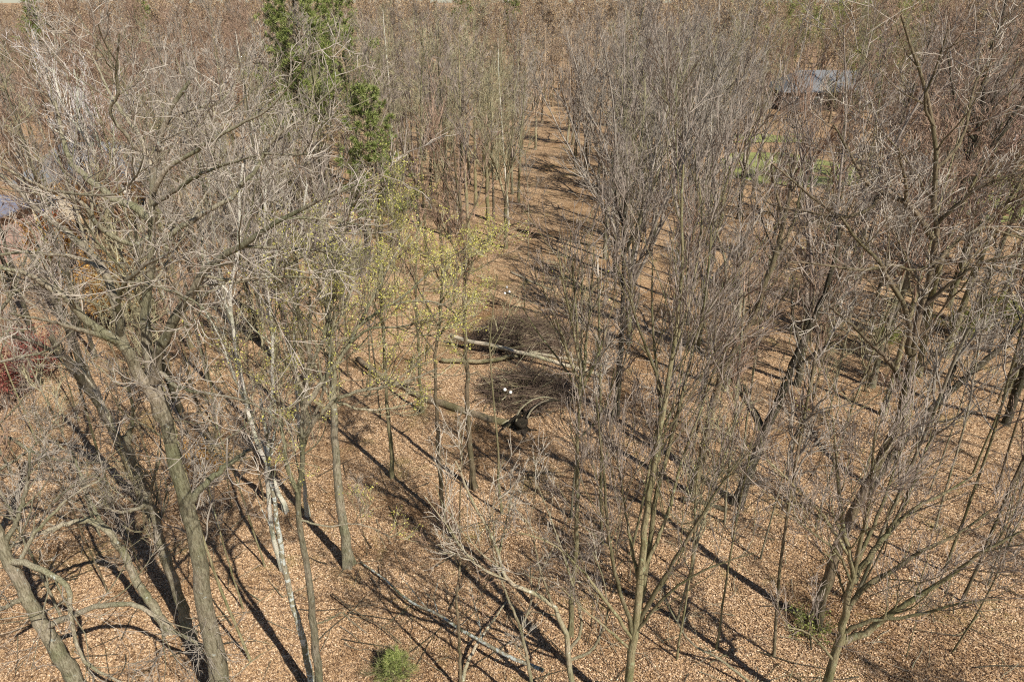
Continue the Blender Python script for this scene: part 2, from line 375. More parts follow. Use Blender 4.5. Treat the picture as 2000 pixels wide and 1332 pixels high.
# ------------------------------------------------------------------ leaf litter: real fallen leaves near the camera
def litter():
    rg = np.random.default_rng(5); N = 500000
    Y = 9.5+(rg.random(N)**1.5)*32; X = (rg.random(N)-.5)*2*(Y*.86+5)
    pos = np.stack([X, Y, gh(X, Y)+rg.uniform(.01, .05, N)], 1)
    vs, q = quads(pos, .029, rg, .72, .62)
    # curl: lift the two side corners
    v4 = vs.reshape(-1, 4, 3); v4[:, 1, 2] += .016; v4[:, 3, 2] += .016
    obj('leaf_litter', mesh('leaf_litter', [(v4.reshape(-1, 3), q, 0, False)], ['litter']), kind='stuff')
litter()

# ------------------------------------------------------------------ trees of the foreground, traced limb by limb
def hero(*A, **K):
    global BCAP
    BCAP = 22000; return hero_(*A, **K)
def hero_(name, label, cat, bm, tm, trunk, w0, w1, limbs=(), dy=0., base=None, dens=1., up=.3, wob=.17, rmin=.0082, levels=3, ang=.75,
         buds=0, bsize=.02, budm='bud_brown', seed=1, group=None, ttwig=True, b1=2.6, len2=.6, brr=.5, crown_mat=None):
    rg = np.random.default_rng(seed)
    b = gp(*(base or trunk[0])); Yb = b[1]; b = np.array([b[0], Yb, 0.]); b[2] = gh(b[0], b[1])
    rec = []
    def lay(px, Ys, w0, w1, n, pw=1.):
        px = np.asarray(px, float); s = np.r_[0, np.cumsum(np.linalg.norm(np.diff(px, axis=0), axis=1))]; s /= s[-1]
        Yl = Ys[0]+(Ys[1]-Ys[0])*s
        P = np.array([at(x, y, yy) for (x, y), yy in zip(px, Yl)])
        W = w0+(w1-w0)*s**pw; D = np.array([depth(p) for p in P]); Rr = W/2*D/F
        A = resample(np.c_[P, Rr], n)
        # small wander so that limbs are not smooth spline curves
        k = rg.normal(0, 1, (n, 3)); k[0] = 0; A[1:, :3] += k[1:]*np.minimum(A[1:, 3:4]*.25, .02)
        for p in A: rec.append((*to_px(p[:3]), p[1], p[3]))
        return A
    root = thing(name, label, cat, b, group)
    n = 30; A = lay(trunk, (Yb, Yb+dy), w0*.86, w1*.9, n, .9)
    A[0, 2] = min(A[0, 2], b[2])-.25; A[0, 3] *= 1.3; A[1, 3] *= 1.06
    vs, q = tubes(A[None, :, :3], A[None, :, 3], 16); v3 = vs.reshape(n, 16, 3); aa = np.arange(16)*np.pi/8; ph = rg.uniform(0, 6)
    for i in range(3):
        f = 1+(.42, .2, .07)[i]*(np.cos(4*aa+ph)+.6*np.cos(3*aa-ph)); v3[i] = A[i, :3]+(v3[i]-A[i, :3])*f[:, None]
    v3[3:] += rg.normal(0, 1, (n-3, 16, 1))*A[3:, None, 3:4]*.03
    obj('trunk', mesh('trunk', [(v3.reshape(-1, 3), q, 0, True)], [bm], b), root)
    Ps = []; Rs = []; Ls = []
    def ln(A): return np.linalg.norm(np.diff(A[:, :3], axis=0), axis=1).sum()
    def keep(A):
        B = resample(A, 24) if len(A) != 24 else A
        Ps.append(B[:, :3]); Rs.append(B[:, 3]); Ls.append(ln(B))
    if ttwig: keep(A[int(n*.45):])
    for lm in limbs:
        px, a0, a1, d = lm
        R = np.array(rec); j = np.argmin((R[:, 0]-px[0][0])**2+(R[:, 1]-px[0][1])**2)
        B = lay(px, (R[j, 2], R[j, 2]+d), a0*.85, a1*.8, 22)
        c = np.vstack([B, [*B[-1, :3]+(B[-1, :3]-B[-2, :3])*.5, .003]])
        obj('limb', mesh('limb', [(*tubes(c[None, :, :3], c[None, :, 3], 9), 0, True)], [bm], b), root); keep(B)
    P, Rr, L = np.array(Ps), np.array(Rs), np.array(Ls)
    p1, r1, l1 = grow(P, Rr, L, b1*.8, .18, 1., ang, brr, up, wob*.65, 9, rg, .38, .011, rcap=.035, cmin=3, lmin=.8, lmax=3.0, shape=.5)
    pc = [(*tubes(p1, r1, 5), 2, True)]+twigs(p1, r1, l1, rg, dens*.9, up, wob*.8, rmin, levels, ang, buds, bsize, len2)
    pc += twigs(P, Rr, np.minimum(L, 3.2), rg, dens*.6, up, wob*.8, rmin*.9, 2, ang, 0, bsize, .16, .25)
    obj('crown', mesh('crown', pc, [crown_mat or tm, budm, bm], b), root)
    return root
hero('oak_tree', 'giant grey-barked tree at left, its thick trunk forking into many crooked limbs', 'tree', 'bark_grey', 'twig_grey',
     [(448, 1420), (430, 1332), (405, 1200), (385, 1070), (352, 935), (326, 835), (308, 770), (288, 690), (281, 620), (288, 560), (299, 500), (295, 430), (297, 370), (300, 320), (318, 245), (336, 203), (350, 182), (372, 160)], 45, 8,
     [([(316, 815), (297, 762), (273, 738), (245, 678), (224, 664), (182, 636), (150, 600), (105, 566), (60, 535), (5, 524)], 31, 9, -1.2),
      ([(245, 678), (232, 610), (212, 545), (189, 510), (172, 488), (133, 455), (98, 430), (56, 395), (31, 367), (-8, 335)], 22, 9, 1.6),
      ([(212, 545), (180, 512), (140, 500), (98, 497), (35, 493), (-20, 500)], 12, 6, .3),
      ([(235, 673), (196, 654), (140, 640), (95, 626), (21, 612)], 13, 5, -1.8),
      ([(238, 660), (231, 598), (234, 563), (252, 545), (280, 521), (308, 507), (332, 492)], 15, 7, -1.4),
      ([(252, 548), (300, 558), (350, 572), (392, 598), (420, 625)], 8, 4, -.8),
      ([(300, 745), (315, 678), (325, 647), (343, 612), (378, 563), (392, 538), (420, 510), (448, 490), (472, 480), (525, 444), (560, 427), (612, 395), (686, 366)], 25, 6, -.8),
      ([(560, 427), (600, 426), (640, 428), (702, 440)], 6, 4, -.3),
      ([(472, 481), (514, 484), (570, 487), (630, 489), (697, 504)], 8, 4, .5),
      ([(395, 538), (448, 549), (507, 542), (595, 540), (650, 548)], 8, 3, -.9),
      ([(318, 690), (345, 620), (400, 575), (430, 560)], 11, 5, .9),
      ([(296, 430), (259, 405), (217, 385), (165, 343), (137, 320), (118, 245), (108, 200)], 21, 6, .9),
      ([(300, 400), (336, 378), (378, 346), (410, 333), (455, 318), (497, 305)], 11, 4, -1.2),
      ([(302, 372), (320, 335), (335, 322), (378, 298), (413, 273), (473, 241), (525, 217), (556, 178)], 13, 4, -.9),
      ([(299, 330), (277, 272), (245, 228), (224, 200), (204, 160), (190, 130), (172, 100)], 12, 4, 1.2),
      ([(272, 300), (240, 258), (217, 228), (215, 207), (233, 189), (226, 145), (233, 70)], 10, 4, -.9),
      ([(316, 250), (350, 222), (400, 207), (425, 205), (440, 190)], 7, 3, .6),
      ([(297, 460), (270, 480), (230, 470), (190, 440), (165, 395), (95, 372), (50, 350), (0, 325)], 14, 6, -1.6),
      ([(95, 372), (120, 375), (185, 383), (232, 380), (265, 350), (280, 310)], 8, 3, -.6),
      ([(305, 480), (360, 440), (420, 405), (451, 390), (480, 350), (505, 332), (518, 290), (535, 270), (595, 227), (660, 165)], 14, 4, .2),
      ([(512, 300), (560, 303), (600, 303), (640, 288)], 6, 3, -.4),
      ([(308, 725), (350, 758), (402, 769), (472, 780), (518, 801), (545, 822)], 10, 4, -2.6),
      ([(371, 978), (398, 948), (430, 918), (455, 900), (486, 878)], 17, 9, 1.8)],
     seed=11, dens=.85, wob=.2, ang=.8, b1=1.35)
hero('leaning_tree', 'straight grey trunk left of the giant tree, with a bent lichened branch at its top', 'tree', 'bark_grey', 'twig_grey',
     [(374, 1252), (340, 1130), (315, 1070), (301, 1010), (283, 955), (262, 900), (240, 850)], 25, 13,
     [([(300, 1005), (290, 985), (250, 1000), (222, 998), (196, 985)], 12, 5, -1.0), ([(290, 985), (296, 950), (302, 925), (310, 880)], 7, 4, -.3),
      ([(262, 900), (225, 840), (200, 790), (160, 720)], 13, 5, .8), ([(250, 870), (262, 810), (250, 740)], 10, 4, -.5)], seed=12, dens=.8)
hero('leaning_tree', 'slimmer trunk bending left in a long arching branch, left of the straight grey trunk', 'tree', 'bark_grey', 'twig_grey',
     [(332, 1238), (287, 1167), (255, 1115), (238, 1070), (203, 1027), (170, 1012)], 21, 13,
     [([(180, 1014), (140, 1020), (95, 1035), (55, 1052), (10, 1075)], 14, 7, -1.0), ([(60, 1048), (90, 1000), (130, 955), (165, 935), (210, 915)], 6, 3, .4),
      ([(203, 1027), (175, 980), (160, 930), (140, 880)], 11, 5, .9)], seed=13, dens=.85)
hero('lichened_tree', 'thick tree at the lower left edge with lichen-white limbs reaching right', 'tree', 'bark_grey', 'twig_grey',
     [(158, 1352), (105, 1255), (70, 1202), (35, 1132), (7, 1066), (-22, 1000), (-40, 940)], 36, 17,
     [([(88, 1222), (130, 1207), (168, 1188), (252, 1174), (297, 1195), (336, 1230), (406, 1265), (436, 1284)], 15, 6, -.6),
      ([(20, 1095), (60, 1100), (105, 1122), (135, 1150), (138, 1180), (140, 1215), (160, 1290), (190, 1310), (245, 1335)], 15, 5, -1.2),
      ([(50, 1165), (20, 1180), (-20, 1200)], 14, 8, -.8), ([(30, 1120), (60, 1050), (105, 1000), (150, 960), (200, 935)], 11, 4, .5),
      ([(8, 1066), (40, 1000), (55, 940), (60, 880)], 13, 6, .8)], seed=14, dens=.9)
hero('oak_tree', 'dark slanting trunk at far left with a torn-off limb stub', 'tree', 'bark_dark', 'twig_mauve',
     [(300, 1010), (235, 870), (195, 790), (170, 735), (140, 660), (105, 585), (60, 500)], 24, 10,
     [([(165, 720), (110, 690), (75, 670), (20, 655)], 14, 6, -.5), ([(195, 790), (150, 735), (125, 700), (100, 660)], 20, 14, -1.),
      ([(140, 660), (150, 600), (130, 540), (140, 470)], 10, 4, .6)], seed=15, dens=.8)
hero('maple_tree', 'pale trunk right of the giant tree carrying sprays of yellow-green new leaves', 'tree', 'bark_grey', 'twig_olive',
     [(634, 1400), (623, 1330), (609, 1185), (595, 1080), (582, 1020), (581, 975), (590, 920), (587, 860), (592, 800), (602, 740), (606, 660), (604, 580)], 20, 5,
     [([(590, 860), (620, 815), (650, 782), (702, 762), (762, 755), (807, 741), (850, 722)], 12, 4, -.6),
      ([(592, 800), (625, 750), (652, 720), (672, 690), (685, 668), (702, 631), (765, 594), (800, 570), (842, 528)], 14, 4, .9),
      ([(685, 668), (720, 640), (790, 640), (860, 610)], 7, 3, -.4), ([(702, 631), (740, 560), (770, 500), (800, 460)], 8, 3, 1.2),
      ([(765, 594), (830, 585), (880, 600), (905, 640)], 6, 3, 1.0), ([(650, 782), (700, 800), (760, 800), (830, 780)], 6, 3, .5),
      ([(598, 770), (560, 700), (545, 640), (520, 590)], 8, 3, .4), ([(602, 730), (640, 640), (655, 560), (650, 480)], 9, 3, .8),
      ([(583, 960), (560, 920), (555, 860), (545, 800), (540, 730)], 11, 4, -.4), ([(590, 880), (612, 820), (640, 740), (648, 650), (655, 600)], 9, 3, .2),
      ([(586, 1015), (640, 1030), (690, 1020), (740, 1035)], 5, 2, -.2), ([(603, 690), (580, 620), (588, 540), (570, 480)], 8, 3, -.6)],
     seed=16, dens=1.05, up=.45, buds=.45, bsize=.02, budm='leaf_spring', ang=.7)
hero('birch_tree', 'blotchy birch trunk close beside the pale trunk with new leaves', 'tree', 'bark_lichen', 'twig_mauve',
     [(616, 1352), (591, 1248), (560, 1132), (545, 1050), (537, 980), (524, 900), (520, 840), (508, 780)], 16, 7,
     [([(537, 985), (525, 900), (500, 830), (480, 780)], 8, 3, .5), ([(524, 900), (540, 830), (535, 760)], 8, 3, -.4)], seed=17, dens=1.)
hero('straight_tree', 'straight grey trunk right of the pale leafing tree, its base bare at the clearing edge', 'tree', 'bark_grey', 'twig_mauve',
     [(681, 1104), (665, 992), (656, 900), (652, 800), (647, 700), (640, 600), (632, 520), (628, 440)], 22, 8,
     [([(652, 800), (625, 730), (600, 680)], 7, 3, .6), ([(645, 660), (680, 590), (700, 520)], 7, 3, .8), ([(640, 600), (610, 520), (600, 450)], 7, 3, -.5)], seed=18)
hero('white_birch', 'tall thin white birch stem in the middle left, rising past the long horizontal limbs', 'tree', 'bark_birch', 'twig_mauve',
     [(553, 1110), (535, 1062), (524, 985), (521, 900), (530, 800), (533, 745), (532, 660), (530, 620), (521, 570), (519, 500), (516, 430), (520, 360)], 11, 4,
     [([(532, 640), (520, 600), (500, 560)], 4, 2, .4), ([(521, 560), (540, 500), (545, 440)], 4, 2, -.3)], seed=19, dens=.9, up=.5)
hero('white_birch', 'second white birch stem, just right of the tall thin one', 'tree', 'bark_birch', 'twig_mauve',
     [(600, 1010), (590, 900), (582, 800), (576, 700), (574, 619), (579, 550), (582, 500), (591, 430), (600, 360)], 9, 4,
     [([(574, 600), (560, 540), (558, 490)], 4, 2, .3)], seed=20, dens=.9, up=.5)
hero('white_birch', 'crooked white birch with a kinked stem, left of the two straight birch stems', 'tree', 'bark_birch', 'twig_grey',
     [(560, 1000), (530, 930), (500, 860), (480, 790), (465, 700), (452, 630), (448, 570), (463, 505), (470, 455), (466, 400), (474, 320)], 11, 5,
     [([(452, 620), (430, 570), (412, 530), (395, 480)], 6, 3, -.2), ([(449, 575), (432, 555), (420, 540)], 6, 3, .2), ([(480, 790), (455, 730), (430, 660), (402, 610), (385, 580)], 7, 3, -.5)], seed=21, dens=.9, up=.5)
hero('white_birch', 'bright white birch crown at the upper left, in front of the brown woods', 'tree', 'bark_birch', 'twig_white',
     [(330, 620), (300, 520), (270, 430), (245, 378), (225, 350), (210, 325), (185, 300), (161, 262), (145, 240), (124, 215), (108, 160), (103, 135)], 12, 4,
     [([(161, 262), (151, 225), (152, 180), (146, 140), (143, 120)], 6, 3, .4), ([(210, 325), (190, 270), (178, 230), (168, 205)], 6, 3, -.4),
      ([(185, 300), (150, 285), (120, 262), (98, 248)], 4, 2, -.3), ([(140, 235), (155, 215), (165, 180), (162, 140)], 4, 2, .5),
      ([(225, 350), (222, 290), (222, 230), (215, 190)], 4, 2, .8)], seed=22, dens=.75, up=.6, levels=3)
hero('pole_tree', 'slender straight tree at the centre, left of the brush piles, with a spreading top', 'tree', 'bark_brown', 'twig_brown',
     [(927, 954), (918, 885), (914, 800), (911, 700), (907, 640), (907, 570), (909, 517), (905, 450), (897, 390), (890, 330), (885, 280)], 13, 4,
     [([(909, 520), (935, 485), (975, 450), (1025, 430)], 6, 2, -1.), ([(909, 525), (880, 470), (850, 420), (830, 370)], 5, 2, 1.), ([(905, 450), (930, 400), (945, 350), (950, 300)], 5, 2, .8),
      ([(908, 540), (945, 520), (985, 495), (1020, 490)], 4, 2, .8), ([(900, 410), (870, 360), (850, 310)], 4, 2, -1.)], seed=23, dens=1.1, up=.5, ang=.6)
hero('pole_tree', 'bare pole-like tree left of centre standing with its foot in open leaf litter', 'tree', 'bark_brown', 'twig_olive',
     [(866, 1014), (858, 900), (851, 780), (849, 710), (858, 640), (862, 580), (866, 500), (860, 455)], 11, 4,
     [([(852, 690), (815, 640), (780, 600), (745, 575)], 5, 2, -.8), ([(858, 640), (825, 580), (800, 530), (775, 490)], 5, 2, .8), ([(862, 590), (890, 540), (900, 485)], 4, 2, .5), ([(864, 560), (840, 500), (825, 450)], 4, 2, -.6), ([(856, 660), (885, 620), (910, 600)], 4, 2, -.5), ([(850, 740), (820, 715), (790, 700)], 3, 2, .7)], seed=24, dens=1.2, b1=3.2, buds=.9, bsize=.026, budm='leaf_spring')
hero('pole_tree', 'thin greenish pole tree under the yellow-green sprays', 'tree', 'bark_olive', 'twig_olive',
     [(768, 935), (760, 840), (756, 780), (751, 703), (746, 622), (742, 540), (745, 460), (748, 380)], 10, 4,
     [([(748, 640), (725, 580), (715, 520)], 4, 2, .5), ([(743, 540), (765, 480), (770, 420)], 4, 2, .5)], seed=25, dens=1.0, buds=.8, bsize=.025, budm='leaf_spring')
hero('pole_tree', 'short grey pole tree between the greenish pole and the bare one', 'tree', 'bark_olive', 'twig_brown',
     [(824, 806), (820, 740), (817, 675), (813, 600), (812, 520), (815, 440)], 8, 3, [([(815, 620), (795, 560), (785, 500)], 3, 2, .5)], seed=26, dens=.9)
hero('sapling', 'curving pale sapling in front of the two brush piles', 'sapling', 'bark_olive', 'twig_olive',
     [(981, 1003), (973, 933), (974, 885), (968, 830), (965, 797), (960, 740), (956, 675), (961, 620), (966, 575), (972, 540)], 6, 2, [([(957, 690), (985, 640), (1000, 600)], 2, 1.5, .2)], seed=27, dens=.5, b1=.8, levels=2)
hero('sapling', 'thin wavy sapling at the lower centre, rooted beside the fallen lichened branch', 'sapling', 'bark_brown', 'twig_brown',
     [(900, 1352), (896, 1220), (890, 1165), (898, 1125), (899, 1062), (897, 1003), (900, 940)], 8, 3, [([(898, 1110), (870, 1050), (850, 1010)], 3, 2, .3), ([(895, 1210), (930, 1180), (960, 1120)], 3, 2, -.3)], seed=28, dens=.5, b1=.9, levels=2)
hero('vase_tree', 'small vase-shaped tree right of the brush piles, trunk dropping to the lower centre', 'tree', 'bark_olive', 'twig_mauve',
     [(1115, 1246), (1117, 1160), (1124, 1080), (1129, 957), (1127, 860), (1132, 780), (1134, 720), (1128, 650), (1122, 580), (1118, 500)], 13, 3,
     [([(1132, 790), (1140, 720), (1148, 640), (1155, 560), (1160, 490)], 9, 3, .6), ([(1128, 740), (1105, 680), (1085, 620), (1060, 560)], 8, 3, -.3),
      ([(1133, 770), (1165, 700), (1185, 640), (1205, 570)], 7, 3, .5), ([(1130, 760), (1090, 700), (1050, 650), (1020, 600)], 6, 2, .8),
      ([(1126, 860), (1160, 830), (1190, 780), (1200, 720)], 6, 3, -.6), ([(1134, 720), (1120, 640), (1100, 560), (1090, 490)], 7, 3, -.6)], seed=29, dens=.7, up=.5, ang=.6)
hero('straight_tree', 'dark straight trunk behind the small vase-shaped tree', 'tree', 'bark_dark', 'twig_mauve',
     [(1202, 812), (1207, 760), (1212, 700), (1217, 605), (1218, 500), (1220, 420), (1224, 340)], 15, 6,
     [([(1217, 560), (1190, 480), (1180, 400)], 7, 3, .6), ([(1218, 500), (1250, 430), (1262, 350)], 7, 3, -.6), ([(1219, 450), (1200, 380), (1195, 300)], 6, 3, .9)], seed=30)
hero('multistem_tree', 'tall many-stemmed tree right of centre with upright grey-green stems fanning from one foot', 'tree', 'bark_olive', 'twig_mauve',
     [(1226, 1400), (1230, 1320), (1240, 1235), (1250, 1150), (1262, 1000), (1282, 880), (1300, 780), (1316, 680), (1330, 560), (1334, 480), (1330, 400), (1335, 320)], 21, 4,
     [([(1240, 1240), (1262, 1120), (1278, 980), (1300, 900), (1325, 800), (1350, 700), (1375, 610), (1385, 520), (1390, 440)], 14, 4, 1.0),
      ([(1240, 1245), (1205, 1140), (1185, 1020), (1180, 920), (1170, 840), (1165, 780)], 11, 3, -.8), ([(1242, 1225), (1290, 1140), (1350, 1040), (1395, 965), (1445, 895)], 12, 3, -.9),
      ([(1238, 1250), (1190, 1180), (1130, 1105), (1080, 1060), (1020, 1040)], 9, 3, -.6), ([(1250, 1150), (1232, 1060), (1215, 960), (1205, 880)], 9, 3, .8),
      ([(1262, 1000), (1285, 900), (1292, 800), (1280, 700), (1272, 600), (1275, 500)], 11, 3, .7), ([(1240, 1235), (1310, 1150), (1390, 1105), (1470, 1080)], 8, 3, -.9),
      ([(1300, 780), (1270, 700), (1240, 620), (1225, 560), (1205, 520)], 8, 3, -.6), ([(1250, 1130), (1300, 1020), (1330, 900), (1370, 800), (1400, 700)], 10, 3, .5),
      ([(1316, 680), (1345, 600), (1362, 520), (1372, 420), (1365, 350)], 8, 3, .8), ([(1234, 1270), (1200, 1240), (1140, 1190), (1100, 1150)], 7, 3, -.4)],
     seed=31, dens=.88, up=.5, ang=.5, b1=1.7)
hero('pale_small_tree', 'pale thin-barked small tree at the lower centre, its light twigs leaning left over the litter', 'tree', 'bark_pale', 'twig_pale',
     [(1120, 1400), (1116, 1340), (1110, 1270), (1098, 1215), (1078, 1178), (1045, 1160), (986, 1134), (975, 1085), (961, 1045), (925, 985), (890, 900)], 15, 4,
     [([(986, 1134), (940, 1110), (905, 1075), (880, 1035), (830, 970)], 6, 2, -.4), ([(1110, 1270), (1140, 1230), (1120, 1150), (1100, 1080), (1075, 1010), (1045, 935)], 8, 2, .5),
      ([(975, 1085), (990, 1010), (1005, 950)], 5, 2, .4), ([(1078, 1178), (1050, 1100), (1040, 1030), (1000, 985)], 6, 2, -.6), ([(1112, 1290), (1160, 1270), (1190, 1200), (1180, 1130), (1150, 1060)], 7, 2, .6),
      ([(1045, 1160), (1060, 1110), (1090, 1050)], 4, 2, .4)], seed=32, dens=.5, up=.35, ang=.6, b1=1.3)
hero('pale_small_tree', 'pale forked small tree cut by the bottom edge, left of the many-stemmed tree', 'tree', 'bark_pale', 'twig_pale',
     [(1060, 1400), (1038, 1335), (1030, 1290), (1018, 1228), (993, 1171), (975, 1120), (960, 1060)], 10, 3,
     [([(1030, 1290), (1010, 1265), (1000, 1250)], 5, 2, -.4), ([(1018, 1228), (1040, 1170), (1035, 1100)], 5, 2, .4)], seed=33, dens=.6, up=.4, ang=.6, b1=1.3)
hero('forked_tree', 'dark tree right of centre with a second trunk hanging off its foot to the left', 'tree', 'bark_dark', 'twig_brown',
     [(1440, 985), (1475, 890), (1496, 832), (1524, 780), (1545, 724), (1562, 675), (1585, 630), (1612, 570), (1630, 510), (1640, 440)], 26, 7,
     [([(1490, 845), (1465, 792), (1440, 755), (1420, 722)], 19, 12, 1.6), ([(1562, 675), (1545, 600), (1550, 540)], 8, 3, .6), ([(1545, 724), (1590, 690), (1640, 660)], 7, 3, -.5)], seed=34, dens=.9)
hero('leaning_tree', 'tall dark trunk leaning right through the middle of the right half', 'tree', 'bark_brown', 'twig_mauve',
     [(1352, 968), (1372, 882), (1387, 815), (1403, 745), (1425, 700), (1464, 635), (1489, 570), (1513, 507), (1531, 430), (1545, 370), (1552, 300)], 19, 7,
     [([(1464, 635), (1500, 620), (1545, 560)], 8, 3, -.6), ([(1513, 507), (1545, 450), (1562, 390), (1570, 320)], 9, 3, .8), ([(1531, 430), (1510, 360), (1505, 290)], 8, 3, -.6), ([(1403, 745), (1395, 660), (1405, 590)], 7, 3, .4)], seed=35)
hero('broken_tree', 'slim trunk with a snapped yellowish top, beside the tall leaning trunk', 'tree', 'bark_grey', 'twig_mauve',
     [(1418, 760), (1432, 700), (1441, 640), (1446, 570), (1445, 520), (1443, 490)], 12, 10,
     [([(1445, 560), (1465, 520), (1480, 480)], 5, 3, .3), ([(1442, 620), (1420, 560), (1415, 500), (1395, 440), (1390, 380)], 8, 3, .4)], seed=36, dens=.7)
hero('oak_tree', 'big gnarled tree at right with crooked limbs reaching left and up', 'tree', 'bark_brown', 'twig_grey',
     [(1592, 1215), (1625, 1097), (1655, 1020), (1700, 935), (1738, 860), (1765, 797), (1770, 745), (1782, 675), (1800, 600), (1822, 520), (1828, 460), (1822, 400), (1832, 330), (1825, 245), (1807, 168), (1776, 84), (1760, 30)], 26, 5,
     [([(1822, 465), (1800, 430), (1772, 395), (1720, 378), (1690, 360), (1665, 310), (1629, 245)], 15, 4, .5),
      ([(1720, 378), (1700, 410), (1645, 428), (1597, 395), (1545, 350), (1508, 320)], 9, 4, -1.0), ([(1645, 428), (1600, 418), (1540, 408), (1505, 400)], 6, 3, .5),
      ([(1772, 395), (1768, 350), (1760, 320), (1755, 290)], 9, 5, -.6), ([(1765, 760), (1748, 720), (1727, 694), (1699, 668), (1668, 638), (1620, 600)], 13, 4, -1.0),
      ([(1775, 690), (1776, 640), (1769, 598), (1741, 560), (1727, 521), (1695, 490), (1671, 465), (1646, 430)], 14, 6, -.9),
      ([(1727, 521), (1700, 527), (1667, 528), (1625, 521), (1580, 514), (1545, 512)], 8, 3, -.7), ([(1730, 518), (1755, 520), (1783, 531), (1825, 515), (1850, 490)], 8, 4, .3),
      ([(1800, 600), (1850, 560), (1900, 520), (1960, 500), (2010, 500)], 10, 4, -1.), ([(1822, 520), (1870, 470), (1920, 440), (1960, 455), (2010, 470)], 10, 4, .6),
      ([(1770, 745), (1820, 700), (1860, 650), (1900, 610)], 9, 3, .8), ([(1828, 440), (1870, 400), (1905, 370), (1950, 350), (2010, 330)], 10, 4, -.8),
      ([(1830, 330), (1870, 290), (1890, 240), (1900, 170), (1930, 120)], 9, 4, .6), ([(1825, 250), (1800, 200), (1830, 130), (1850, 60)], 7, 3, -.5), ([(1800, 600), (1790, 530), (1750, 470), (1760, 420)], 8, 3, .8)],
     seed=37, dens=.95, ang=.8, wob=.2)
hero('vase_tree', 'broad vase-shaped tree at the lower right, limbs spraying up and to the right', 'tree', 'bark_olive', 'twig_mauve',
     [(1598, 1400), (1618, 1320), (1628, 1283), (1643, 1237), (1650, 1192), (1662, 1150), (1668, 1110), (1650, 1050), (1642, 990), (1636, 920), (1630, 850)], 23, 4,
     [([(1667, 1136), (1705, 1075), (1740, 1035), (1783, 992), (1842, 965), (1900, 930)], 15, 4, .7), ([(1668, 1120), (1680, 1060), (1690, 1020), (1700, 960), (1705, 890), (1712, 820)], 11, 3, -.6),
      ([(1655, 1080), (1622, 1027), (1590, 985), (1545, 942), (1500, 900)], 9, 3, -.4), ([(1652, 1190), (1700, 1135), (1755, 1108), (1800, 1075), (1860, 1050), (1930, 1000)], 13, 4, -.3),
      ([(1638, 1255), (1690, 1238), (1740, 1195), (1807, 1157), (1860, 1122), (1912, 1080), (1990, 1040)], 17, 5, -1.), ([(1672, 1100), (1710, 1020), (1735, 950), (1755, 880), (1770, 820)], 10, 3, .8),
      ([(1645, 1235), (1700, 1210), (1780, 1205), (1860, 1180), (1950, 1170)], 10, 4, -1.2), ([(1663, 1140), (1640, 1080), (1600, 1050), (1560, 1020)], 7, 3, -.9),
      ([(1655, 1180), (1640, 1130), (1625, 1090), (1600, 1075)], 6, 3, .5), ([(1735, 1040), (1780, 960), (1800, 890), (1830, 840)], 8, 3, .3), ([(1628, 1290), (1600, 1255), (1570, 1230), (1540, 1225)], 7, 3, -.6)],
     seed=38, dens=1.15, up=.4, ang=.55, b1=2.0)
hero('leaning_tree', 'dark trunk slanting out of the right edge above the lower vase-shaped tree', 'tree', 'bark_dark', 'twig_grey',
     [(1700, 950), (1750, 880), (1795, 828), (1850, 768), (1912, 717), (1965, 668), (2010, 608), (2050, 540)], 18, 10,
     [([(1850, 768), (1870, 700), (1900, 640)], 8, 3, .6), ([(1795, 828), (1860, 820), (1920, 800)], 7, 3, -.8)], seed=39, dens=.8)
hero('twin_trunk_tree', 'dark upright trunk at the upper right, crossing the skyline near the corner', 'tree', 'bark_dark', 'twig_mauve',
     [(1790, 660), (1835, 520), (1865, 420), (1885, 340), (1903, 280), (1916, 227), (1921, 160), (1930, 110), (1948, 65), (1965, 0)], 15, 5,
     [([(1885, 345), (1935, 290), (1965, 250), (1995, 200), (2020, 160)], 12, 6, -.5), ([(1905, 275), (1870, 230), (1860, 170), (1850, 100)], 8, 3, .5), ([(1921, 160), (1960, 120), (1990, 60)], 7, 3, .5), ([(1916, 230), (1940, 200), (1950, 150)], 5, 3, -.4)], seed=40)
hero('broad_oak', 'large pale tree in the left foreground corner whose bare limbs enter from the edge', 'tree', 'bark_grey', 'twig_grey',
     [(-60, 1150), (-50, 1000), (-40, 850), (-45, 700), (-60, 600)], 28, 13,
     [([(-42, 860), (10, 850), (60, 880), (95, 895), (170, 905), (235, 900)], 10, 3, -.5), ([(-45, 940), (20, 905), (70, 870), (110, 820)], 9, 3, .6), ([(-45, 720), (20, 700), (90, 690), (150, 640)], 9, 3, -.5),
      ([(-55, 640), (10, 600), (40, 540), (60, 470)], 10, 3, .6)], seed=41, dens=.9)

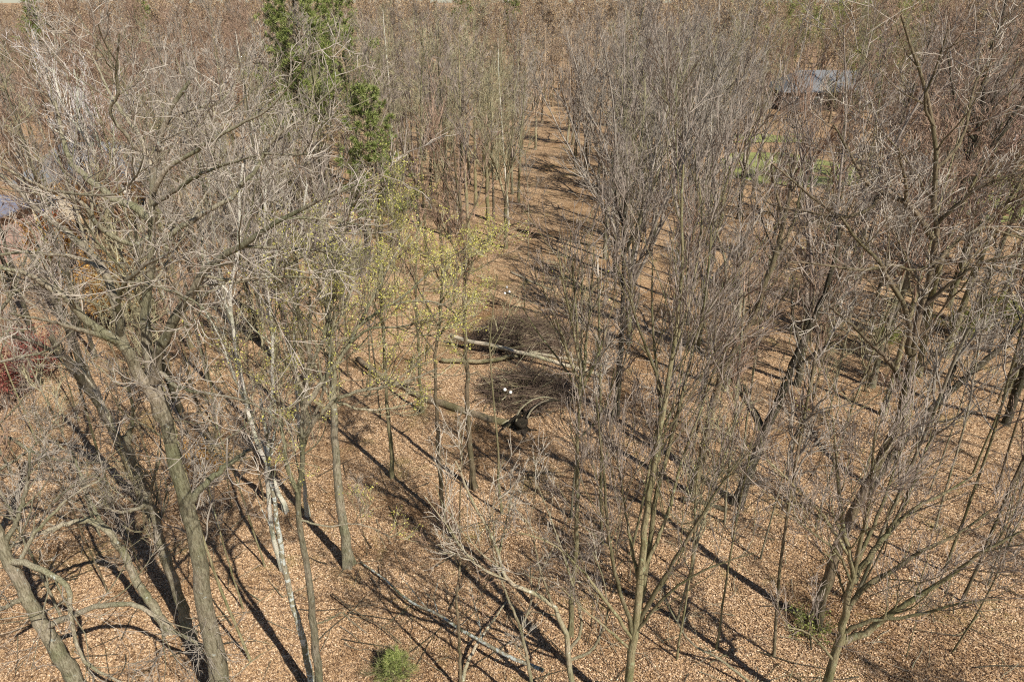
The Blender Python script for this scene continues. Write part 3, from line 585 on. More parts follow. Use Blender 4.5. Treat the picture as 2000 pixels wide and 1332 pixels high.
# ------------------------------------------------------------------ fallen logs, brush, stump
def log(name, label, px, w0, w1, mat, zs=None, seed=0, cat='log', branches=0, group=None, n=18):
    rg = np.random.default_rng(seed+500)
    P = []
    for i, (x, y) in enumerate(px):
        g = gp(x, y); P.append([g[0], g[1], gh(g[0], g[1])])
    P = np.array(P); s = np.linspace(0, 1, len(P)); W = w0+(w1-w0)*s; D = np.array([depth(p) for p in P]); Rr = W/2*D/F
    P[:, 2] += Rr*.7+(np.interp(s, np.linspace(0, 1, len(zs)), zs) if zs else 0)
    A = resample(np.c_[P, Rr], n); A[1:-1, :3] += rg.normal(0, 1, (n-2, 3))*A[1:-1, 3:4]*.2
    e0 = A[0].copy(); e0[3] = .004; e1 = A[-1].copy(); e1[3] = .004; A = np.vstack([e0, A, e1])
    b = P[0].copy()
    root = thing(name, label, cat, b, group)
    obj('log', mesh('log', [(*tubes(A[None, :, :3], A[None, :, 3], 10), 0, True)], [mat], b), root)
    if branches:
        L = np.array([np.linalg.norm(np.diff(A[:, :3], axis=0), axis=1).sum()])
        p1, r1, l1 = grow(A[None, 1:-1, :3], A[None, 1:-1, 3], L, branches, .25, 1., .7, .3, .15, .13, 7, rg, .5, .012, cmin=4, lmin=.4, lmax=2.2)
        pc = [(*tubes(p1, r1, 5), 0, True)]+twigs(p1, r1, l1, rg, .7, .1, .18, .005, 2, .7, 0)
        obj('branches', mesh('branches', pc, [mat], b), root)
    return root
log('fallen_log', 'long dark mossy fallen trunk lying across the clearing floor, below both brush piles', [(700, 704), (742, 737), (800, 765), (845, 789), (880, 800), (935, 815), (1000, 832)], 11, 16, 'bark_brown', seed=1, branches=.25)
log('fallen_log', 'pale straight fallen log sloping down to the right between the two brush piles', [(880, 672), (915, 684), (985, 703), (1040, 714), (1110, 728), (1178, 741)], 9, 7, 'deadwood', [.5, .55, .4, .25], seed=2)
log('fallen_log', 'greenish fallen log lying level under the pale straight log', [(862, 708), (905, 711), (965, 713), (1000, 708), (1030, 706)], 9, 7, 'bark_olive', [.1, .15, .25], seed=3)
log('fallen_log', 'second pale log just above the right end of the pale straight log', [(1032, 703), (1085, 709), (1140, 716), (1180, 724)], 6, 5, 'deadwood', [.3, .3], seed=4)
log('fallen_log', 'short forked dead limb resting against the pale straight log from above', [(975, 696), (1020, 694), (1050, 688), (1068, 682)], 5, 3, 'bark_olive', [.3, .5], seed=5)
log('fallen_log', 'fallen limb lying in the litter beyond the white-balled stake', [(998, 533), (1028, 545), (1058, 557), (1080, 566)], 5, 4, 'bark_grey', seed=6, branches=.4)
log('fallen_log', 'dark fallen stem across the leafy lane high in the picture', [(1010, 452), (1060, 460), (1110, 470), (1160, 478)], 4, 4, 'bark_dark', seed=7, branches=.3)
log('fallen_log', 'dark log lying in shade right of the lane', [(1160, 478), (1190, 486), (1225, 489), (1250, 492)], 5, 5, 'bark_brown', seed=8)
log('fallen_branch', 'long lichened fallen branch running off the bottom edge at centre', [(1060, 1350), (1020, 1330), (965, 1300), (925, 1273), (880, 1240), (850, 1214), (816, 1198), (786, 1174), (752, 1136), (704, 1100)], 8, 3, 'bark_lichen', [.9, .7, .5, .3, .1], 9, 'branch', .35)
log('fallen_branch', 'slim straight dead stem lying on the litter, touching the lichened branch', [(902, 1345), (912, 1310), (935, 1275), (962, 1228), (990, 1182)], 8, 3, 'bark_pale', [.1, .5, .1], 10, 'branch')
log('fallen_branch', 'grey branch on the ground left of the small green conifer', [(612, 1215), (650, 1205), (665, 1190), (690, 1215), (715, 1235)], 4, 3, 'bark_grey', None, 11, 'branch', .8)
log('fallen_branch', 'thin twiggy branch lying just above the small green conifer', [(650, 1165), (700, 1205), (745, 1230), (785, 1265)], 3, 2, 'bark_brown', [.2, .2], 12, 'branch', .8)
log('fallen_branch', 'dark branch lying at the foot of the dark forked tree', [(1380, 690), (1420, 720), (1460, 770)], 9, 6, 'bark_dark', [.3, .1], 13, 'branch', .5)
log('fallen_log', 'mossy log lying in the lower right under the vase-shaped tree', [(1420, 1000), (1380, 985), (1330, 975)], 9, 9, 'bark_dark', None, 14)
log('fallen_branch', 'bright bare branch curving across the right bottom corner of the clearing', [(1470, 1345), (1400, 1310), (1340, 1290), (1300, 1240)], 5, 3, 'bark_pale', [.2, .6, .8, 1.2], 15, 'branch', .6)

def brush_pile(label, cx, cy, rx, ry, N, seed, mats, hh=.9):
    rg = np.random.default_rng(seed); c = gp(cx, cy); c[2] = gh(c[0], c[1])
    root = thing('brush_pile', label, 'brush pile', c, 'brush piles in the clearing')
    D = depth(c); ax = rx/F*D*.8; ay = abs(gp(cx, cy-ry)[1]-gp(cx, cy+ry)[1])/2
    for nm, m, K, rad in (('sticks', mats[0], N//6, .03), ('bleached_sticks', 'deadwood', N//26, .02), ('twigs', mats[1], N, .011)):
        th = rg.uniform(0, 6.28, K); q = np.sqrt(rg.random(K)); x = c[0]+ax*q*np.cos(th); y = c[1]+ay*q*np.sin(th)
        top = hh*(1-q**2); z = c[2]+rg.random(K)*top*rg.uniform(.5, 1.25, K)+.05
        a = np.where(rg.random(K) < .5, rg.normal(0, .7, K), rg.uniform(0, 6.28, K)); L = rg.uniform(.7, 2.6, K)
        d = np.stack([np.cos(a), np.sin(a), rg.normal(0, .26, K)], 1); P = np.empty((K, 7, 3))
        P[:, 0] = np.stack([x, y, z], 1)-d*L[:, None]/2
        for j in range(1, 7): P[:, j] = P[:, j-1]+d*(L/6)[:, None]; d = nrm(d+rg.normal(0, .17, (K, 3)))
        P[..., 2] = np.maximum(P[..., 2], c[2]+.02)
        Rr = (rad*rg.uniform(.5, 1.4, K))[:, None]*np.linspace(1, .4, 7)
        pc = [(*tubes(P, Rr, 4), 0, True)]
        p2, r2, l2 = grow(P, Rr, L, 1.5, .1, 1., .7, .45, .0, .2, 4, rg, .6, .005, cmin=2)
        if nm != 'bleached_sticks': pc.append((*tubes(p2, r2, 3), 0, False))
        obj(nm, mesh(nm, pc, [m], c), root)
brush_pile('upper brush pile of tangled dark and bleached branches, above the pale fallen logs', 1022, 668, 115, 34, 1300, 1, ('bark_brown', 'twig_dark'), 1.6)
brush_pile('lower brush pile of brown twigs, between the fallen logs and the black stump', 1032, 768, 120, 34, 1000, 2, ('bark_brown', 'twig_dark'), 1.2)

# black upturned stump with its bent pale branch
def stump():
    c = gp(1018, 838); c[2] = gh(c[0], c[1]); rg = np.random.default_rng(77)
    root = thing('tree_stump', 'charred black stump below the lower brush pile, pale bent branches over it', 'stump', c)
    z = np.linspace(-.1, .7, 9); P = np.stack([c[0]+rg.normal(0, .02, 9), c[1]+rg.normal(0, .02, 9), c[2]+z], 1)
    Rr = np.array([.42, .34, .27, .25, .26, .3, .34, .27, .03]); vs, q = tubes(P[None], Rr[None], 18); vs = vs+rg.normal(0, .018, vs.shape)
    obj('stump_body', mesh('stump_body', [(vs, q, 0, True)], ['charred'], c), root)
    RT = []
    for i in range(5):
        a = i*1.25+rg.normal(0, .2); l = rg.uniform(.5, 1.3); t = np.linspace(0, 1, 7)
        RT.append(np.stack([c[0]+np.cos(a)*l*t, c[1]+np.sin(a)*l*t, c[2]+.25*(1-t)**2+.8*(i % 2)*(1-t*.6)], 1))
    RT = np.array(RT)+rg.normal(0, .03, (5, 7, 3)); obj('roots', mesh('roots', [(*tubes(RT, np.linspace(.11, .025, 7)[None]*np.ones((5, 1)), 7), 0, True)], ['charred'], c), root)
    P = np.array([at(x, y, c[1]+.1*i) for i, (x, y) in enumerate([(1016, 828), (1030, 806), (1052, 790), (1078, 780), (1096, 784)])]); A = resample(np.c_[P, [.1, .11, .1, .07, .015]], 14)
    obj('leaning_limb', mesh('leaning_limb', [(*tubes(A[None, :, :3], A[None, :, 3], 12), 0, True)], ['charred'], c), root)
    for pts in ([(1008, 822), (1012, 803), (1035, 782), (1062, 774), (1080, 778)], [(1030, 815), (1038, 800), (1056, 786), (1072, 781)], [(1004, 818), (990, 822), (980, 828)]):
        P = np.array([at(x, y, c[1]-.1-.05*i) for i, (x, y) in enumerate(pts)]); A = resample(np.c_[P, np.linspace(.05, .015, len(P))], 14)
        obj('bent_branch', mesh('bent_branch', [(*tubes(A[None, :, :3], A[None, :, 3], 7), 0, True)], ['deadwood'], c), root)
stump()
def round_log(label, x, y, r, seed):
    """a mossy dark hummock under the bent branch"""
def ball(c, r, n=10, m=14):
    t = np.linspace(0.001, np.pi-.001, n); P = np.stack([np.zeros(n), np.zeros(n), np.cos(t)*r], 1)+c
    return tubes(P[None], (np.sin(t)*r)[None], m)
def stake(label, base, balls, r, seed):
    c = gp(*base); c[2] = gh(c[0], c[1]); root = thing('marker_stake', label, 'stake', c, 'white-tipped stakes in the clearing')
    tops = [at(x, y, c[1]+.05*i) for i, (x, y) in enumerate(balls)]
    hub = np.array([c[0], c[1], min(t[2] for t in tops)-.15])
    obj('stem', mesh('stem', [(*tubes(np.array([[c-[0, 0, .1], (c+hub)/2+[.02, 0, 0], hub]]), np.array([[.02, .018, .014]]), 6), 0, True)], ['bark_brown'], c), root)
    for t in tops:
        obj('stem', mesh('stem', [(*tubes(np.array([[hub, (hub+t)/2+[0, .02, .02], t]]), np.array([[.012, .01, .008]]), 5), 0, True)], ['bark_olive'], c), root)
        obj('ball', mesh('ball', [(*ball(t, r), 0, True)], ['white'], c), root)
stake('thin stake carrying three small white balls, alone in the litter above the brush piles', (990, 612), [(990, 561), (995, 570), (986, 573)], .075, 1)
stake('short stake with two pale balls standing in the lower brush pile', (986, 790), [(986, 761), (997, 766)], .085, 2)

# fallen twigs and sticks strewn over the litter
def sticks():
    rg = np.random.default_rng(61); pc = []
    for mi, (K, r, l) in enumerate(((900, .014, 1.1), (2600, .006, .6), (500, .02, 1.6))):
        Y = 10+rg.random(K)**1.3*38; X = rg.uniform(-1, 1, K)*(Y*.82+4); a = rg.uniform(0, 6.28, K); L = l*rg.uniform(.4, 1.6, K)
        d = np.stack([np.cos(a), np.sin(a), rg.normal(0, .03, K)], 1); P = np.empty((K, 5, 3)); P[:, 0] = np.stack([X, Y, gh(X, Y)+.05+r], 1)
        for j in range(1, 5): P[:, j] = P[:, j-1]+d*(L/4)[:, None]; d = nrm(d+rg.normal(0, .14, (K, 3))*[1, 1, .2])
        P[..., 2] = gh(P[..., 0], P[..., 1])+.05+r+rg.random((K, 1))*.04
        Rr = (r*rg.uniform(.6, 1.4, K))[:, None]*np.linspace(1, .4, 5); pc.append((*tubes(P, Rr, 4), mi, True))
    obj('fallen_sticks', mesh('fallen_sticks', pc, ['deadwood', 'twig_brown', 'bark_dark']), kind='stuff')
sticks()

# ------------------------------------------------------------------ low plants
def copy_tree(proto, loc, rz, sc_, label, group=None, mats=None):
    r = proto.copy(); C.objects.link(r); r.location = loc; r.rotation_euler = (0, 0, rz); r.scale = sc_; r['label'] = label
    if group: r['group'] = group
    for ch in proto.children:
        c = ch.copy(); C.objects.link(c); c.parent = r; apply_mats(c, mats)
    return r
def apply_mats(c, mats):
    if not mats: return
    part = c.name.split('.')[0]
    for i, m in enumerate(mats.get(part, ())):
        c.material_slots[i].link = 'OBJECT'; c.material_slots[i].material = M[m]
def bush(seed, h, spread, ns, budm, bsize, tm, dens=1., frac=.8, name='shrub'):
    rg = np.random.default_rng(seed); K = ns
    a = rg.uniform(0, 6.28, K); sp = rg.uniform(.1, spread, K); d = nrm(np.stack([np.cos(a)*sp, np.sin(a)*sp, np.ones(K)], 1)); L = h*rg.uniform(.6, 1.1, K)
    P = np.empty((K, 8, 3)); P[:, 0] = np.stack([rg.normal(0, .12*h*.4, K), rg.normal(0, .12*h*.4, K), np.full(K, -.08)], 1)
    for j in range(1, 8): P[:, j] = P[:, j-1]+d*(L/7)[:, None]; d = nrm(d+rg.normal(0, .1, (K, 3)))
    Rr = (.006+.006*h)*np.linspace(1, .35, 8)[None]*np.ones((K, 1))
    st = [(*tubes(P, Rr, 5), 0, True)]
    tw = twigs(P, Rr, L, rg, 1.3*dens, .3, .16, .0045, 2, .6, frac, bsize, .45, .25)
    return st, tw
# evergreen seedling in the foreground
def conifer_low():
    T, Cr, N = pine(5, 1.25, .035, 0); c = gp(772, 1318); c[2] = gh(c[0], c[1])
    root = thing('young_conifer', 'small bright green conifer seedling on the litter near the bottom edge', 'conifer', c)
    rg = np.random.default_rng(9)
    obj('trunk', mesh('trunk', T, ['bark_brown']), root)
    vs, q = bush(4, .95, 1.4, 26, 'needles_bright', .03, 'twig_olive', 1.4)[1][0][:2]
    o = obj('branches', mesh('branches', bush(4, .95, 1.5, 26, 'needles', .03, 'twig_olive', 1.3, 0)[0]+bush(4, .95, 1.5, 26, 'n', .03, 't', 1.3, .0)[1], ['bark_olive', 'needles']), root)
    P = []; K = 5500; a = rg.uniform(0, 6.28, K); zz = rg.random(K)**1.3*1.0; rad = .62*(1-zz/1.25)*np.sqrt(rg.random(K))
    lob = 1+.25*np.sin(a*5+zz*9); pos = np.stack([np.cos(a)*rad*lob, np.sin(a)*rad*lob, zz+.05], 1)
    keep = (np.sin(pos[:, 0]*11+2)*np.sin(pos[:, 1]*12)*np.sin(pos[:, 2]*9+1)) > -.35; pos = pos[keep]
    dd = nrm(np.c_[pos[:, :2]*1.2, np.full(len(pos), .25)]+rg.normal(0, .45, pos.shape)); s = nrm(np.cross(dd, rg.normal(size=dd.shape)))*.006; L = rg.uniform(.06, .14, len(pos))[:, None]
    vs = np.stack([pos-s, pos+s, pos+dd*L+s*.3, pos+dd*L-s*.3], 1).reshape(-1, 3)
    obj('needles', mesh('needles', [(vs, np.arange(len(vs)).reshape(-1, 4), 0, False)], ['needles']), root)
conifer_low()
def shrub_at(px, py, h, spread, ns, budm, bsize, tm, label, seed, dens=1., name='shrub', cat='shrub', group=None, frac=.8):
    c = gp(px, py); c[2] = gh(c[0], c[1]); st, tw = bush(seed, h, spread, ns, budm, bsize, tm, dens, frac)
    root = thing(name, label, cat, c, group); obj('stems', mesh('stems', st, [tm]), root); obj('foliage', mesh('foliage', tw, [tm, budm]), root); return root
shrub_at(262, 640, 4.6, .8, 12, 'leaf_orange', .07, 'twig_brown', 'young oak keeping its dry orange leaves, seen between the forks of the giant tree', 21, 1.1, 'young_oak', 'tree')
shrub_at(385, 960, 1.9, .9, 12, 'leaf_orange', .05, 'twig_brown', 'low bush of dry orange leaves right behind the giant trunk', 22, 1.2)
shrub_at(20, 800, 3.4, 1.0, 16, 'leaf_red', .045, 'twig_brown', 'dark red leafing bush at the left edge of the picture', 23, 1.2)
shrub_at(95, 735, 2.6, 1.0, 14, 'leaf_red', .04, 'twig_brown', 'smaller reddish bush right of the dark red one', 24, 1.1)
shrub_at(110, 545, 4.2, .8, 12, 'leaf_orange', .07, 'twig_brown', 'young beech with dry tan leaves beside the left houses', 25, 1., 'young_beech', 'tree')
shrub_at(225, 455, 4.5, .8, 12, 'leaf_orange', .08, 'twig_brown', 'young beech with dry tan leaves under the white birch crown', 26, 1., 'young_beech', 'tree')
shrub_at(1880, 650, 1.3, 1.4, 18, 'leaf_green', .05, 'twig_olive', 'low bush in new green leaf at the right edge', 27, 1.3)
shrub_at(1950, 630, 1.5, 1.4, 18, 'leaf_green', .05, 'twig_olive', 'second low green bush, nearer the right edge', 28, 1.3)
shrub_at(1735, 665, .8, 1.5, 16, 'leaf_green', .04, 'twig_olive', 'small low green bush left of the two at the right edge', 29, 1.2)
shrub_at(1572, 1225, .4, 1.9, 14, 'leaf_green', .035, 'twig_olive', 'mossy green clump at the foot of the lower right vase-shaped tree', 30, 1., frac=.35)
shrub_at(675, 545, 2.0, 1.2, 18, 'leaf_green', .06, 'twig_olive', 'dark green bush behind the long horizontal limbs at left centre', 31, 1.3)

# ------------------------------------------------------------------ evergreen pines
def pine_tree(seed, h, px, Y, label, r0=.26, sc_=1., group=None, mat='needles', proto=None):
    x = (px-1000)/F*(Y*math.cos(PITCH)+(H-h*.6)*math.sin(PITCH)); c = np.array([x, Y, gh(x, Y)])
    if proto is not None:
        return copy_tree(proto, c, seed, (sc_,)*3, label, group)
    T, Cr, N = pine(seed, h, r0, 0); root = thing('pine_tree', label, 'pine', c, group)
    obj('trunk', mesh('trunk', T, ['bark_brown']), root); obj('branches', mesh('branches', Cr, ['bark_brown']), root); obj('needles', mesh('needles', N, [mat]), root)
    return root
pa = pine_tree(1, 21.5, 590, 58, 'tallest dark green pine at upper left of centre, reaching above the top edge')
pb = pine_tree(2, 20, 665, 66, 'green pine just right of and behind the tallest pine', .24)
pine_tree(3, 12.5, 725, 46, 'lower bright green pine right of and below the two tall pines', .15, mat='needles_bright')
pine_tree(3, 20, 905, 150, 'far pine on the skyline, left of the two at top centre', sc_=.88, group='pines on the skyline', proto=pa)
pine_tree(4, 20, 1000, 165, 'far pine on the skyline at top centre', sc_=.93, group='pines on the skyline', proto=pb)
pine_tree(5, 20, 75, 120, 'small far pine on the skyline near the top left corner', sc_=.82, group='pines on the skyline', proto=pa)
pine_tree(6, 20, 285, 150, 'small far pine on the skyline left of the tall pines', sc_=.88, group='pines on the skyline', proto=pb)

# ------------------------------------------------------------------ houses beyond the wood
def house(name, label, x0, x1, y0, y1, zw, zr, wallm, roofm, wins=3, rot=0, hip=True):
    c = np.array([(x0+x1)/2, (y0+y1)/2, 0.]); c[2] = gh(c[0], c[1])
    hx, hy = (x1-x0)/2, (y1-y0)/2; root = thing(name, label, 'house', c); root.rotation_euler = (0, 0, rot)
    vs, q = box((-hx, -hy, -.6), (hx, hy, zw)); obj('wall', mesh('wall', [(vs, q, 0, False)], [wallm]), root)
    e = .5; ins = hy*.9 if hip else 0
    V = np.array([[-hx-e, -hy-e, zw], [hx+e, -hy-e, zw], [hx+e, hy+e, zw], [-hx-e, hy+e, zw], [-hx-e+ins, 0, zr], [hx+e-ins, 0, zr], [-hx-e, -hy-e, zw-.15], [hx+e, -hy-e, zw-.15], [hx+e, hy+e, zw-.15], [-hx-e, hy+e, zw-.15]])
    Q = np.array([[0, 1, 5, 4], [2, 3, 4, 5], [1, 2, 5, 5], [3, 0, 4, 4], [6, 9, 8, 7], [0, 6, 7, 1], [1, 7, 8, 2], [2, 8, 9, 3], [3, 9, 6, 0]])
    V[:, 2] += .003
    me = bpy.data.meshes.new('roof'); me.from_pydata(V.tolist(), [], [list(dict.fromkeys(f)) for f in Q.tolist()]); me.materials.append(M[roofm]); rf = obj('roof', me, root)
    vs, q = box((hx*.3, .3, zr-1.2), (hx*.3+.8, 1.1, zr+.9)); obj('chimney', mesh('chimney', [(vs, q, 0, False)], ['brick']), rf)
    for i in range(wins):
        wx = -hx+(i+.5)*2*hx/wins; f = obj('window', mesh('window', [(*box((wx-.8, -hy-.06, .95), (wx+.8, -hy+.02, 2.15)), 0, False)], ['trim']), root)
        obj('pane', mesh('pane', [(*box((wx-.68, -hy-.075, 1.05), (wx+.68, -hy-.061, 2.05)), 0, False)], ['glass']), f)
    d = obj('door', mesh('door', [(*box((hx*.08, -hy-.05, 0), (hx*.08+.95, -hy+.02, 2.05)), 0, False)], ['trim']), root)
house('house', 'dark walled house with a long pale grey roof, behind the trees at upper right', 46, 66, 122, 131, 3.0, 6.0, 'wall_dark', 'roof_grey', 5)
house('house', 'house with a grey roof and pinkish tan walls behind the big tree at far left', -43.5, -32, 60, 67, 3.3, 6.0, 'wall_tan', 'roof_grey', 3, .1)
house('house', 'low building with a lavender blue roof at the left edge', -50, -38, 47, 53, 3.6, 5.4, 'wall_pink', 'roof_blue', 3, -.05)
house('house', 'pinkish walled house half hidden by trunks at the far right', 62, 74, 92, 100, 4.6, 7.4, 'wall_pink', 'wall_dark', 3, .2)
def bin_(label, px, py, Y, s, m):
    p = at(px, py, Y); c = np.array([p[0], Y, gh(p[0], Y)]); root = thing('storage_bin', label, 'bin', c)
    vs, q = box((-s*.5, -s*.4, 0), (s*.5, s*.4, s*1.3)); top = vs[:, 2] > .1; vs[top, :2] *= 1.12
    obj('body', mesh('body', [(vs, q, 0, False)], [m]), root); obj('lid', mesh('lid', [(*box((-s*.6, -s*.5, s*1.303), (s*.6, s*.5, s*1.42)), 0, False)], [m]), root)
bin_('small red bin in front of the grey-roofed house at left', 92, 410, 57, 1.0, 'red')
bin_('small blue bin just left of the red one by the house', 84, 396, 57.5, 1.0, 'blue')

# ------------------------------------------------------------------ the wood: templates, then every tree a copy
PROTO = {}
def proto(key, name, seed, **kw):
    T, Cr = bare_tree(seed, **kw); PROTO[key] = (name, mesh('trunk', T, ['bark_grey']), mesh('crown', Cr, ['twig_grey', 'bud_brown']), kw['h'])
for i in range(4): proto(('maple', i), 'maple_tree', 100+i, h=17, kind='maple', dens=.95, rmin=.0115, r0=.17, buds=.30, bsize=.026)
for i in range(3): proto(('pole', i), 'slim_tree', 110+i, h=16, kind='pole', dens=1.05, rmin=.0115, r0=.11, buds=.3, bsize=.026)
for i in range(4): proto(('vase', i), 'vase_tree', 120+i, h=16, kind='vase', dens=.52, rmin=.0115, r0=.15, buds=.25, bsize=.024)
for i in range(2): proto(('oak', i), 'oak_tree', 130+i, h=17, kind='oak', dens=1.0, rmin=.012, r0=.22, buds=.25, bsize=.026)
proto(('birch', 0), 'birch_tree', 140, h=14, kind='birch', dens=1., rmin=.007, r0=.09, buds=.3, bsize=.022)
for i in range(3): proto(('sap', i), 'sapling', 150+i, h=7, kind='pole', dens=1.5, rmin=.005, r0=.03, buds=.2, bsize=.02, levels=2)
import collections
first = {}
def place(key, x, y, s, rz, label, group, bm, tm, bud, sz=None):
    name, tme, cme, h = PROTO[key]; loc = (x, y, gh(x, y)); sc3 = (s, s, s*(sz or 1))
    cat = 'sapling' if key[0] == 'sap' else 'tree'
    mats = {'trunk': [bm], 'crown': [tm, bud]}
    if key not in first:
        r = thing(name, label, cat, loc, group); r.rotation_euler = (0, 0, rz); r.scale = sc3
        apply_mats(obj('trunk', tme, r), mats); apply_mats(obj('crown', cme, r), mats); first[key] = r; return r
    return copy_tree(first[key], loc, rz, sc3, label, group, mats)
def lane_x(Y): return np.interp(Y, [20, 30, 40, 48, 58, 70, 84, 100, 120], [.5, 1.2, 1.6, 2.4, 2.8, 3.1, 3.4, 3.6, 3.4])
rg = np.random.default_rng(2024)
pts = []
def ok(x, y, dmin): return all((x-a)**2+(y-b)**2 > dmin*dmin for a, b, *_ in pts)
def in_lawn(px, py): return (1400 < px < 1730 and 252 < py < 370) or (1850 < px < 2010 and 330 < py < 440) or (px < 175 and 430 < py < 530)
def in_house(x, y): return (-52 < x < -31 and 44 < y < 69) or (60 < x < 76 and 90 < y < 102) or (44 < x < 68 and 119 < y < 134)
n_try = 0
while len(pts) < 290 and n_try < 60000:
    n_try += 1
    Y = 22+rg.random()**.9*66; X = rg.uniform(-1, 1)*(Y*.80+5); px, py = to_px(np.array([X, Y, 0.]))
    if py > 835 or in_lawn(px, py) or in_house(X, Y): continue
    big = 1
    if 600 < px < 1200 and py > 545: continue
    if 1200 < px < 1340 and py > 700: continue
    if abs(X-lane_x(Y)-.6) < (2.7 if Y > 60 else 3.3 if Y > 42 else 4.4): continue
    if px < 350 and py > 760: continue
    if 1400 < px < 1650 and py < 640 and rg.random() < .78: continue
    if 1230 < px < 1700 and 520 < py and rg.random() < .4: continue
    if Y < 56 and 1385 < to_px(np.array([X, Y, 9.]))[0] < 1650 and rg.random() < .85: continue
    if not ok(X, Y, 2.3+Y*.011): continue
    pts.append((X, Y, px, py))
def zone(px, py, Y):
    row = 'nearer' if Y < 40 else ('middle' if Y < 62 else 'farther')
    col = ('behind the giant tree' if px < 380 else 'below the tall pines' if px < 700 else 'left of the leafy lane' if px < 1010 else
           'right of the leafy lane' if px < 1300 else 'before the right lawn' if px < 1600 else 'at the far right' )
    return row, col
zc = collections.Counter(zone(p[2], p[3], p[1]) for p in pts)
PL = []; seen = collections.Counter(); ORD = ['leftmost', 'second from left', 'third from left', 'fourth from left', 'fifth from left', 'sixth from left', 'seventh from left', 'eighth from left', 'ninth from left', 'tenth from left', 'eleventh from left', 'twelfth from left', 'thirteenth from left', 'fourteenth from left', 'fifteenth from left', 'sixteenth from left', 'seventeenth from left', 'eighteenth from left']
for X, Y, px, py in sorted(pts, key=lambda p: p[2]):
    r = rg.random(); right = px > 1150
    if px < 520: k = 'maple' if r < .55 else 'pole' if r < .8 else 'oak' if r < .93 else 'vase'
    elif px < 1010: k = 'maple' if r < .4 else 'pole' if r < .72 else 'vase' if r < .94 else 'birch'
    elif px < 1560: k = 'vase' if r < .62 else 'maple' if r < .82 else 'pole'
    else: k = 'maple' if r < .35 else 'oak' if r < .62 else 'vase' if r < .82 else 'pole'
    key = (k, int(rg.integers(0, {'maple': 4, 'pole': 3, 'vase': 4, 'oak': 2, 'birch': 1}[k])))
    r2 = rg.random()
    if px < 560 and Y > 36: tm, bud = ('twig_brown', 'bud_red') if r2 < .6 else ('twig_grey', 'bud_brown')
    elif px < 700: tm, bud = ('twig_olive', 'bud_brown') if r2 < .4 else ('twig_grey', 'bud_brown')
    elif px < 1010: tm, bud = ('twig_mauve', 'bud_brown') if r2 < .45 else ('twig_tan', 'leaf_spring') if r2 < .55 else ('twig_olive', 'bud_brown')
    elif px < 1480: tm, bud = ('twig_grey', 'bud_brown') if r2 < .5 else ('twig_mauve', 'bud_brown') if r2 < .85 else ('twig_olive', 'bud_brown')
    elif px < 1760: tm, bud = ('twig_olive', 'leaf_green') if (r2 < .5 and Y > 50) else ('twig_brown', 'bud_brown') if r2 < .75 else ('twig_mauve', 'bud_brown')
    else: tm, bud = ('twig_brown', 'bud_brown') if r2 < .55 else ('twig_mauve', 'bud_red') if r2 < .85 else ('twig_olive', 'leaf_green')
    bm = 'bark_birch' if k == 'birch' else ('bark_grey', 'bark_olive', 'bark_brown', 'bark_dark')[int(rg.integers(0, 4))]
    hgt = rg.uniform(13.5, 17.0) if px < 1000 else rg.uniform(14., 18.6)
    if Y > 58: hgt = rg.uniform(15.2, 18.4)
    if px < 180: hgt = rg.uniform(13.5, 16.)
    if 960 < px < 1130 and Y > 60: hgt = rg.uniform(13, 15)
    row, col = zone(px, py, Y); z = (row, col); kind = {'maple': 'maple', 'pole': 'slim tree', 'vase': 'vase tree', 'oak': 'crooked oak', 'birch': 'white-barked birch'}[k]
    if 1:
        lab = f'bare {kind} with {tm[5:]} twigs, {row} wood {col}'
    seen[z] += 1
    if k == 'vase': k2 = 'vase'
    h0 = PROTO[key][3]; s = hgt/h0
    PL.append([key, X, Y, s, rg.uniform(0, 6.28), lab, f'bare trees in the {row} wood {col}', bm, tm, bud])
def place_all(L):     # look-alikes that can be told apart only by their order get it in the label
    n = collections.Counter(p[5] for p in L); k = collections.Counter()
    for p in L:
        lab = p[5]; k[lab] += 1
        if 2 <= n[lab] <= 18: p[5] = lab+', '+ORD[k[lab]-1]
        place(*p)
place_all(PL)
# tan crown at top centre
X = lane_x(120)+.2
for i, (x, y) in enumerate(((2.0, 90), (6.5, 94), (10.2, 101))):
    place(('vase', i), x+1, y, 1.02, i*1.3, f'pale tan bare tree, {ORD[i]} of three closing the far end of the lane', 'tan trees at the end of the lane', 'bark_pale', 'twig_tan', 'bud_brown')
place(('maple', 1), .9, 78, .93, 2., 'forked bare tree standing on the leafy lane, its crown closing the view down it', 'trees on the lane', 'bark_brown', 'twig_grey', 'bud_brown')
# trees just outside the frame whose shadows fall into it
for i, (x, y, k) in enumerate(((19, 5, ('maple', 1)), (24, 11, ('vase', 2)), (16, -2, ('pole', 1)), (29, 17, ('maple', 2)), (12.5, -5, ('oak', 0)), (27, 6, ('vase', 1)))):
    place(k, x, y, .98, i, 'bare tree standing just outside the right edge of the view, seen by its shadow', 'bare trees outside the right edge', 'bark_brown', 'twig_mauve', 'bud_brown')
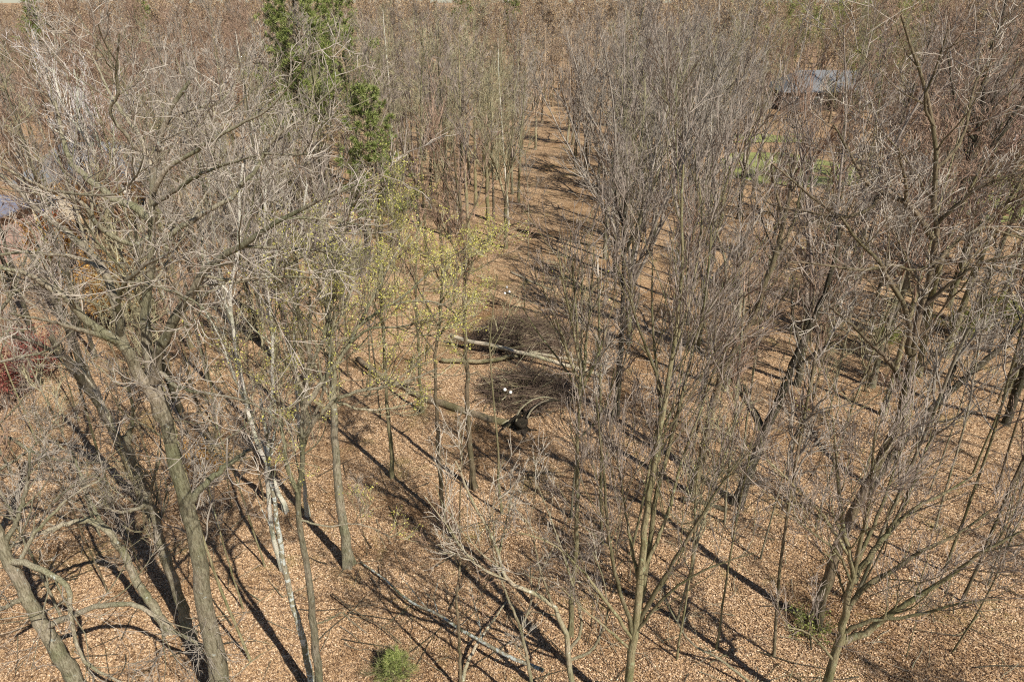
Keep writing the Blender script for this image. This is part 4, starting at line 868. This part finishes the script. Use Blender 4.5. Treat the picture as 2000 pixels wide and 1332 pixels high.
# saplings
SP = []
rg = np.random.default_rng(99); n_try = 0
while len(SP) < 215 and n_try < 20000:
    n_try += 1
    Y = 11+rg.random()**1.35*44; X = rg.uniform(-1, 1)*(Y*.78+3); px, py = to_px(np.array([X, Y, 0.]))
    if in_lawn(px, py) or py > 1320 or in_house(X, Y): continue
    if 640 < px < 1150 and py > 820 and rg.random() < .9: continue
    if 850 < px < 1250 and 600 < py < 860: continue
    if abs(X-lane_x(Y)-.6) < 2.9 and Y > 34 and rg.random() < .9: continue
    if all((X-a)**2+(Y-b)**2 > 1.1 for a, b, *_ in SP): SP.append((X, Y, px, py))
PL = []
for X, Y, px, py in sorted(SP, key=lambda p: p[2]):
    side = 'left' if px < 640 else 'centre' if px < 1250 else 'right'; row = 'lower' if py > 850 else 'middle' if py > 600 else 'upper'
    sz_ = rg.uniform(.4, 1.7); tw_ = ('twig_mauve', 'twig_brown', 'twig_olive', 'twig_grey')[int(rg.integers(0, 4))]
    PL.append([('sap', int(rg.integers(0, 3))), X, Y, sz_, rg.uniform(0, 6.28), f'{["small", "short", "mid-sized", "tall"][int(min(3, (sz_-.4)/.33))]} {tw_[5:]}-twigged sapling, {row} {side} of the picture', f'saplings, {row} {side}',
          ('bark_grey', 'bark_brown', 'bark_olive')[int(rg.integers(0, 3))], tw_, 'bud_brown' if rg.random() < .8 else 'leaf_spring'])
place_all(PL)

# ------------------------------------------------------------------ far woodland: one mass out to the skyline
def far_wood():
    rg = np.random.default_rng(31); tmpl = []
    for i in range(4):
        T, Cr = bare_tree(300+i, 16, ('maple', 'vase', 'maple', 'vase')[i], .42, .019, .5, .08, 2, .17, 2200)
        tmpl.append(T+Cr)
    lite = []
    for i in range(3):
        T, Cr = bare_tree(320+i, 16, ('maple', 'vase', 'maple')[i], .2, .04, .5, .13, 2, .18, 900); lite.append(T+Cr)
    names = ['bark_brown', 'twig_mauve', 'bud_brown', 'twig_brown', 'bud_red', 'twig_grey', 'twig_olive', 'leaf_green']
    pcs = []
    def put(tp, x, y, s, a, cols):
        c_, s_ = math.cos(a), math.sin(a); Rm = np.array([[c_, s_, 0], [-s_, c_, 0], [0, 0, 1]]); z = gh(x, y)-np.clip((np.hypot(x, y)-150)/900, 0, 1)**1.5*14
        for j, (vs, q, mi, sm) in enumerate(tp):
            pcs.append(((vs@Rm)*s+np.array([x, y, z]), q, 0 if j == 0 else cols[mi], sm))
    def cols(px):
        r = rg.random()
        if px < 560: return (3, 4) if r < .5 else (1, 2) if r < .75 else (5, 2)
        if px < 1450: return (1, 2) if r < .45 else (5, 2) if r < .85 else (3, 2)
        if px < 1800: return (6, 7) if r < .45 else (3, 2) if r < .7 else (1, 2)
        return (3, 2) if r < .6 else (1, 2)
    g = []; n = 0
    for band, (ya, yb, cnt, dm, tl) in enumerate(((86, 165, 330, 4.4, tmpl), (165, 330, 380, 7.5, lite), (330, 420, 300, 5.5, lite))):
        k = 0; tr = 0
        while k < cnt and tr < 30000:
            tr += 1
            Y = ya+(yb-ya)*rg.random()**.8; X = rg.uniform(-1, 1)*(Y*.80+6); px, py = to_px(np.array([X, Y, 0.]))
            if in_lawn(px, py) or in_house(X, Y) or abs(X-lane_x(Y)-.6) < (2.4 if Y < 100 else 0): continue
            if 1490 < px < 1700 and 95 < Y < 124 and rg.random() < .55: continue
            if any((X-a)**2+(Y-b)**2 < dm*dm for a, b in g): continue
            g.append((X, Y)); k += 1
            hi = rg.uniform(15, 17.8) if px < 1000 else rg.uniform(15, 18.5)
            if band: hi = rg.uniform(16, 19) if band == 1 else rg.uniform(18.5, 22)
            if px < 120 or 830 < px < 900: hi *= .88
            put(tl[int(rg.integers(0, len(tl)))], X, Y, hi/16, rg.uniform(0, 6.28), cols(px))
    me = mesh('distant_woodland', pcs, names)
    obj('distant_woodland', me, kind='stuff', label='far bare woodland stretching to the skyline')
    print('far quads', sum(len(p[1]) for p in pcs))
far_wood()
print('proto quads', {k: len(v[2].polygons) for k, v in PROTO.items()}, 'trees', len(pts), 'sap', len(SP))
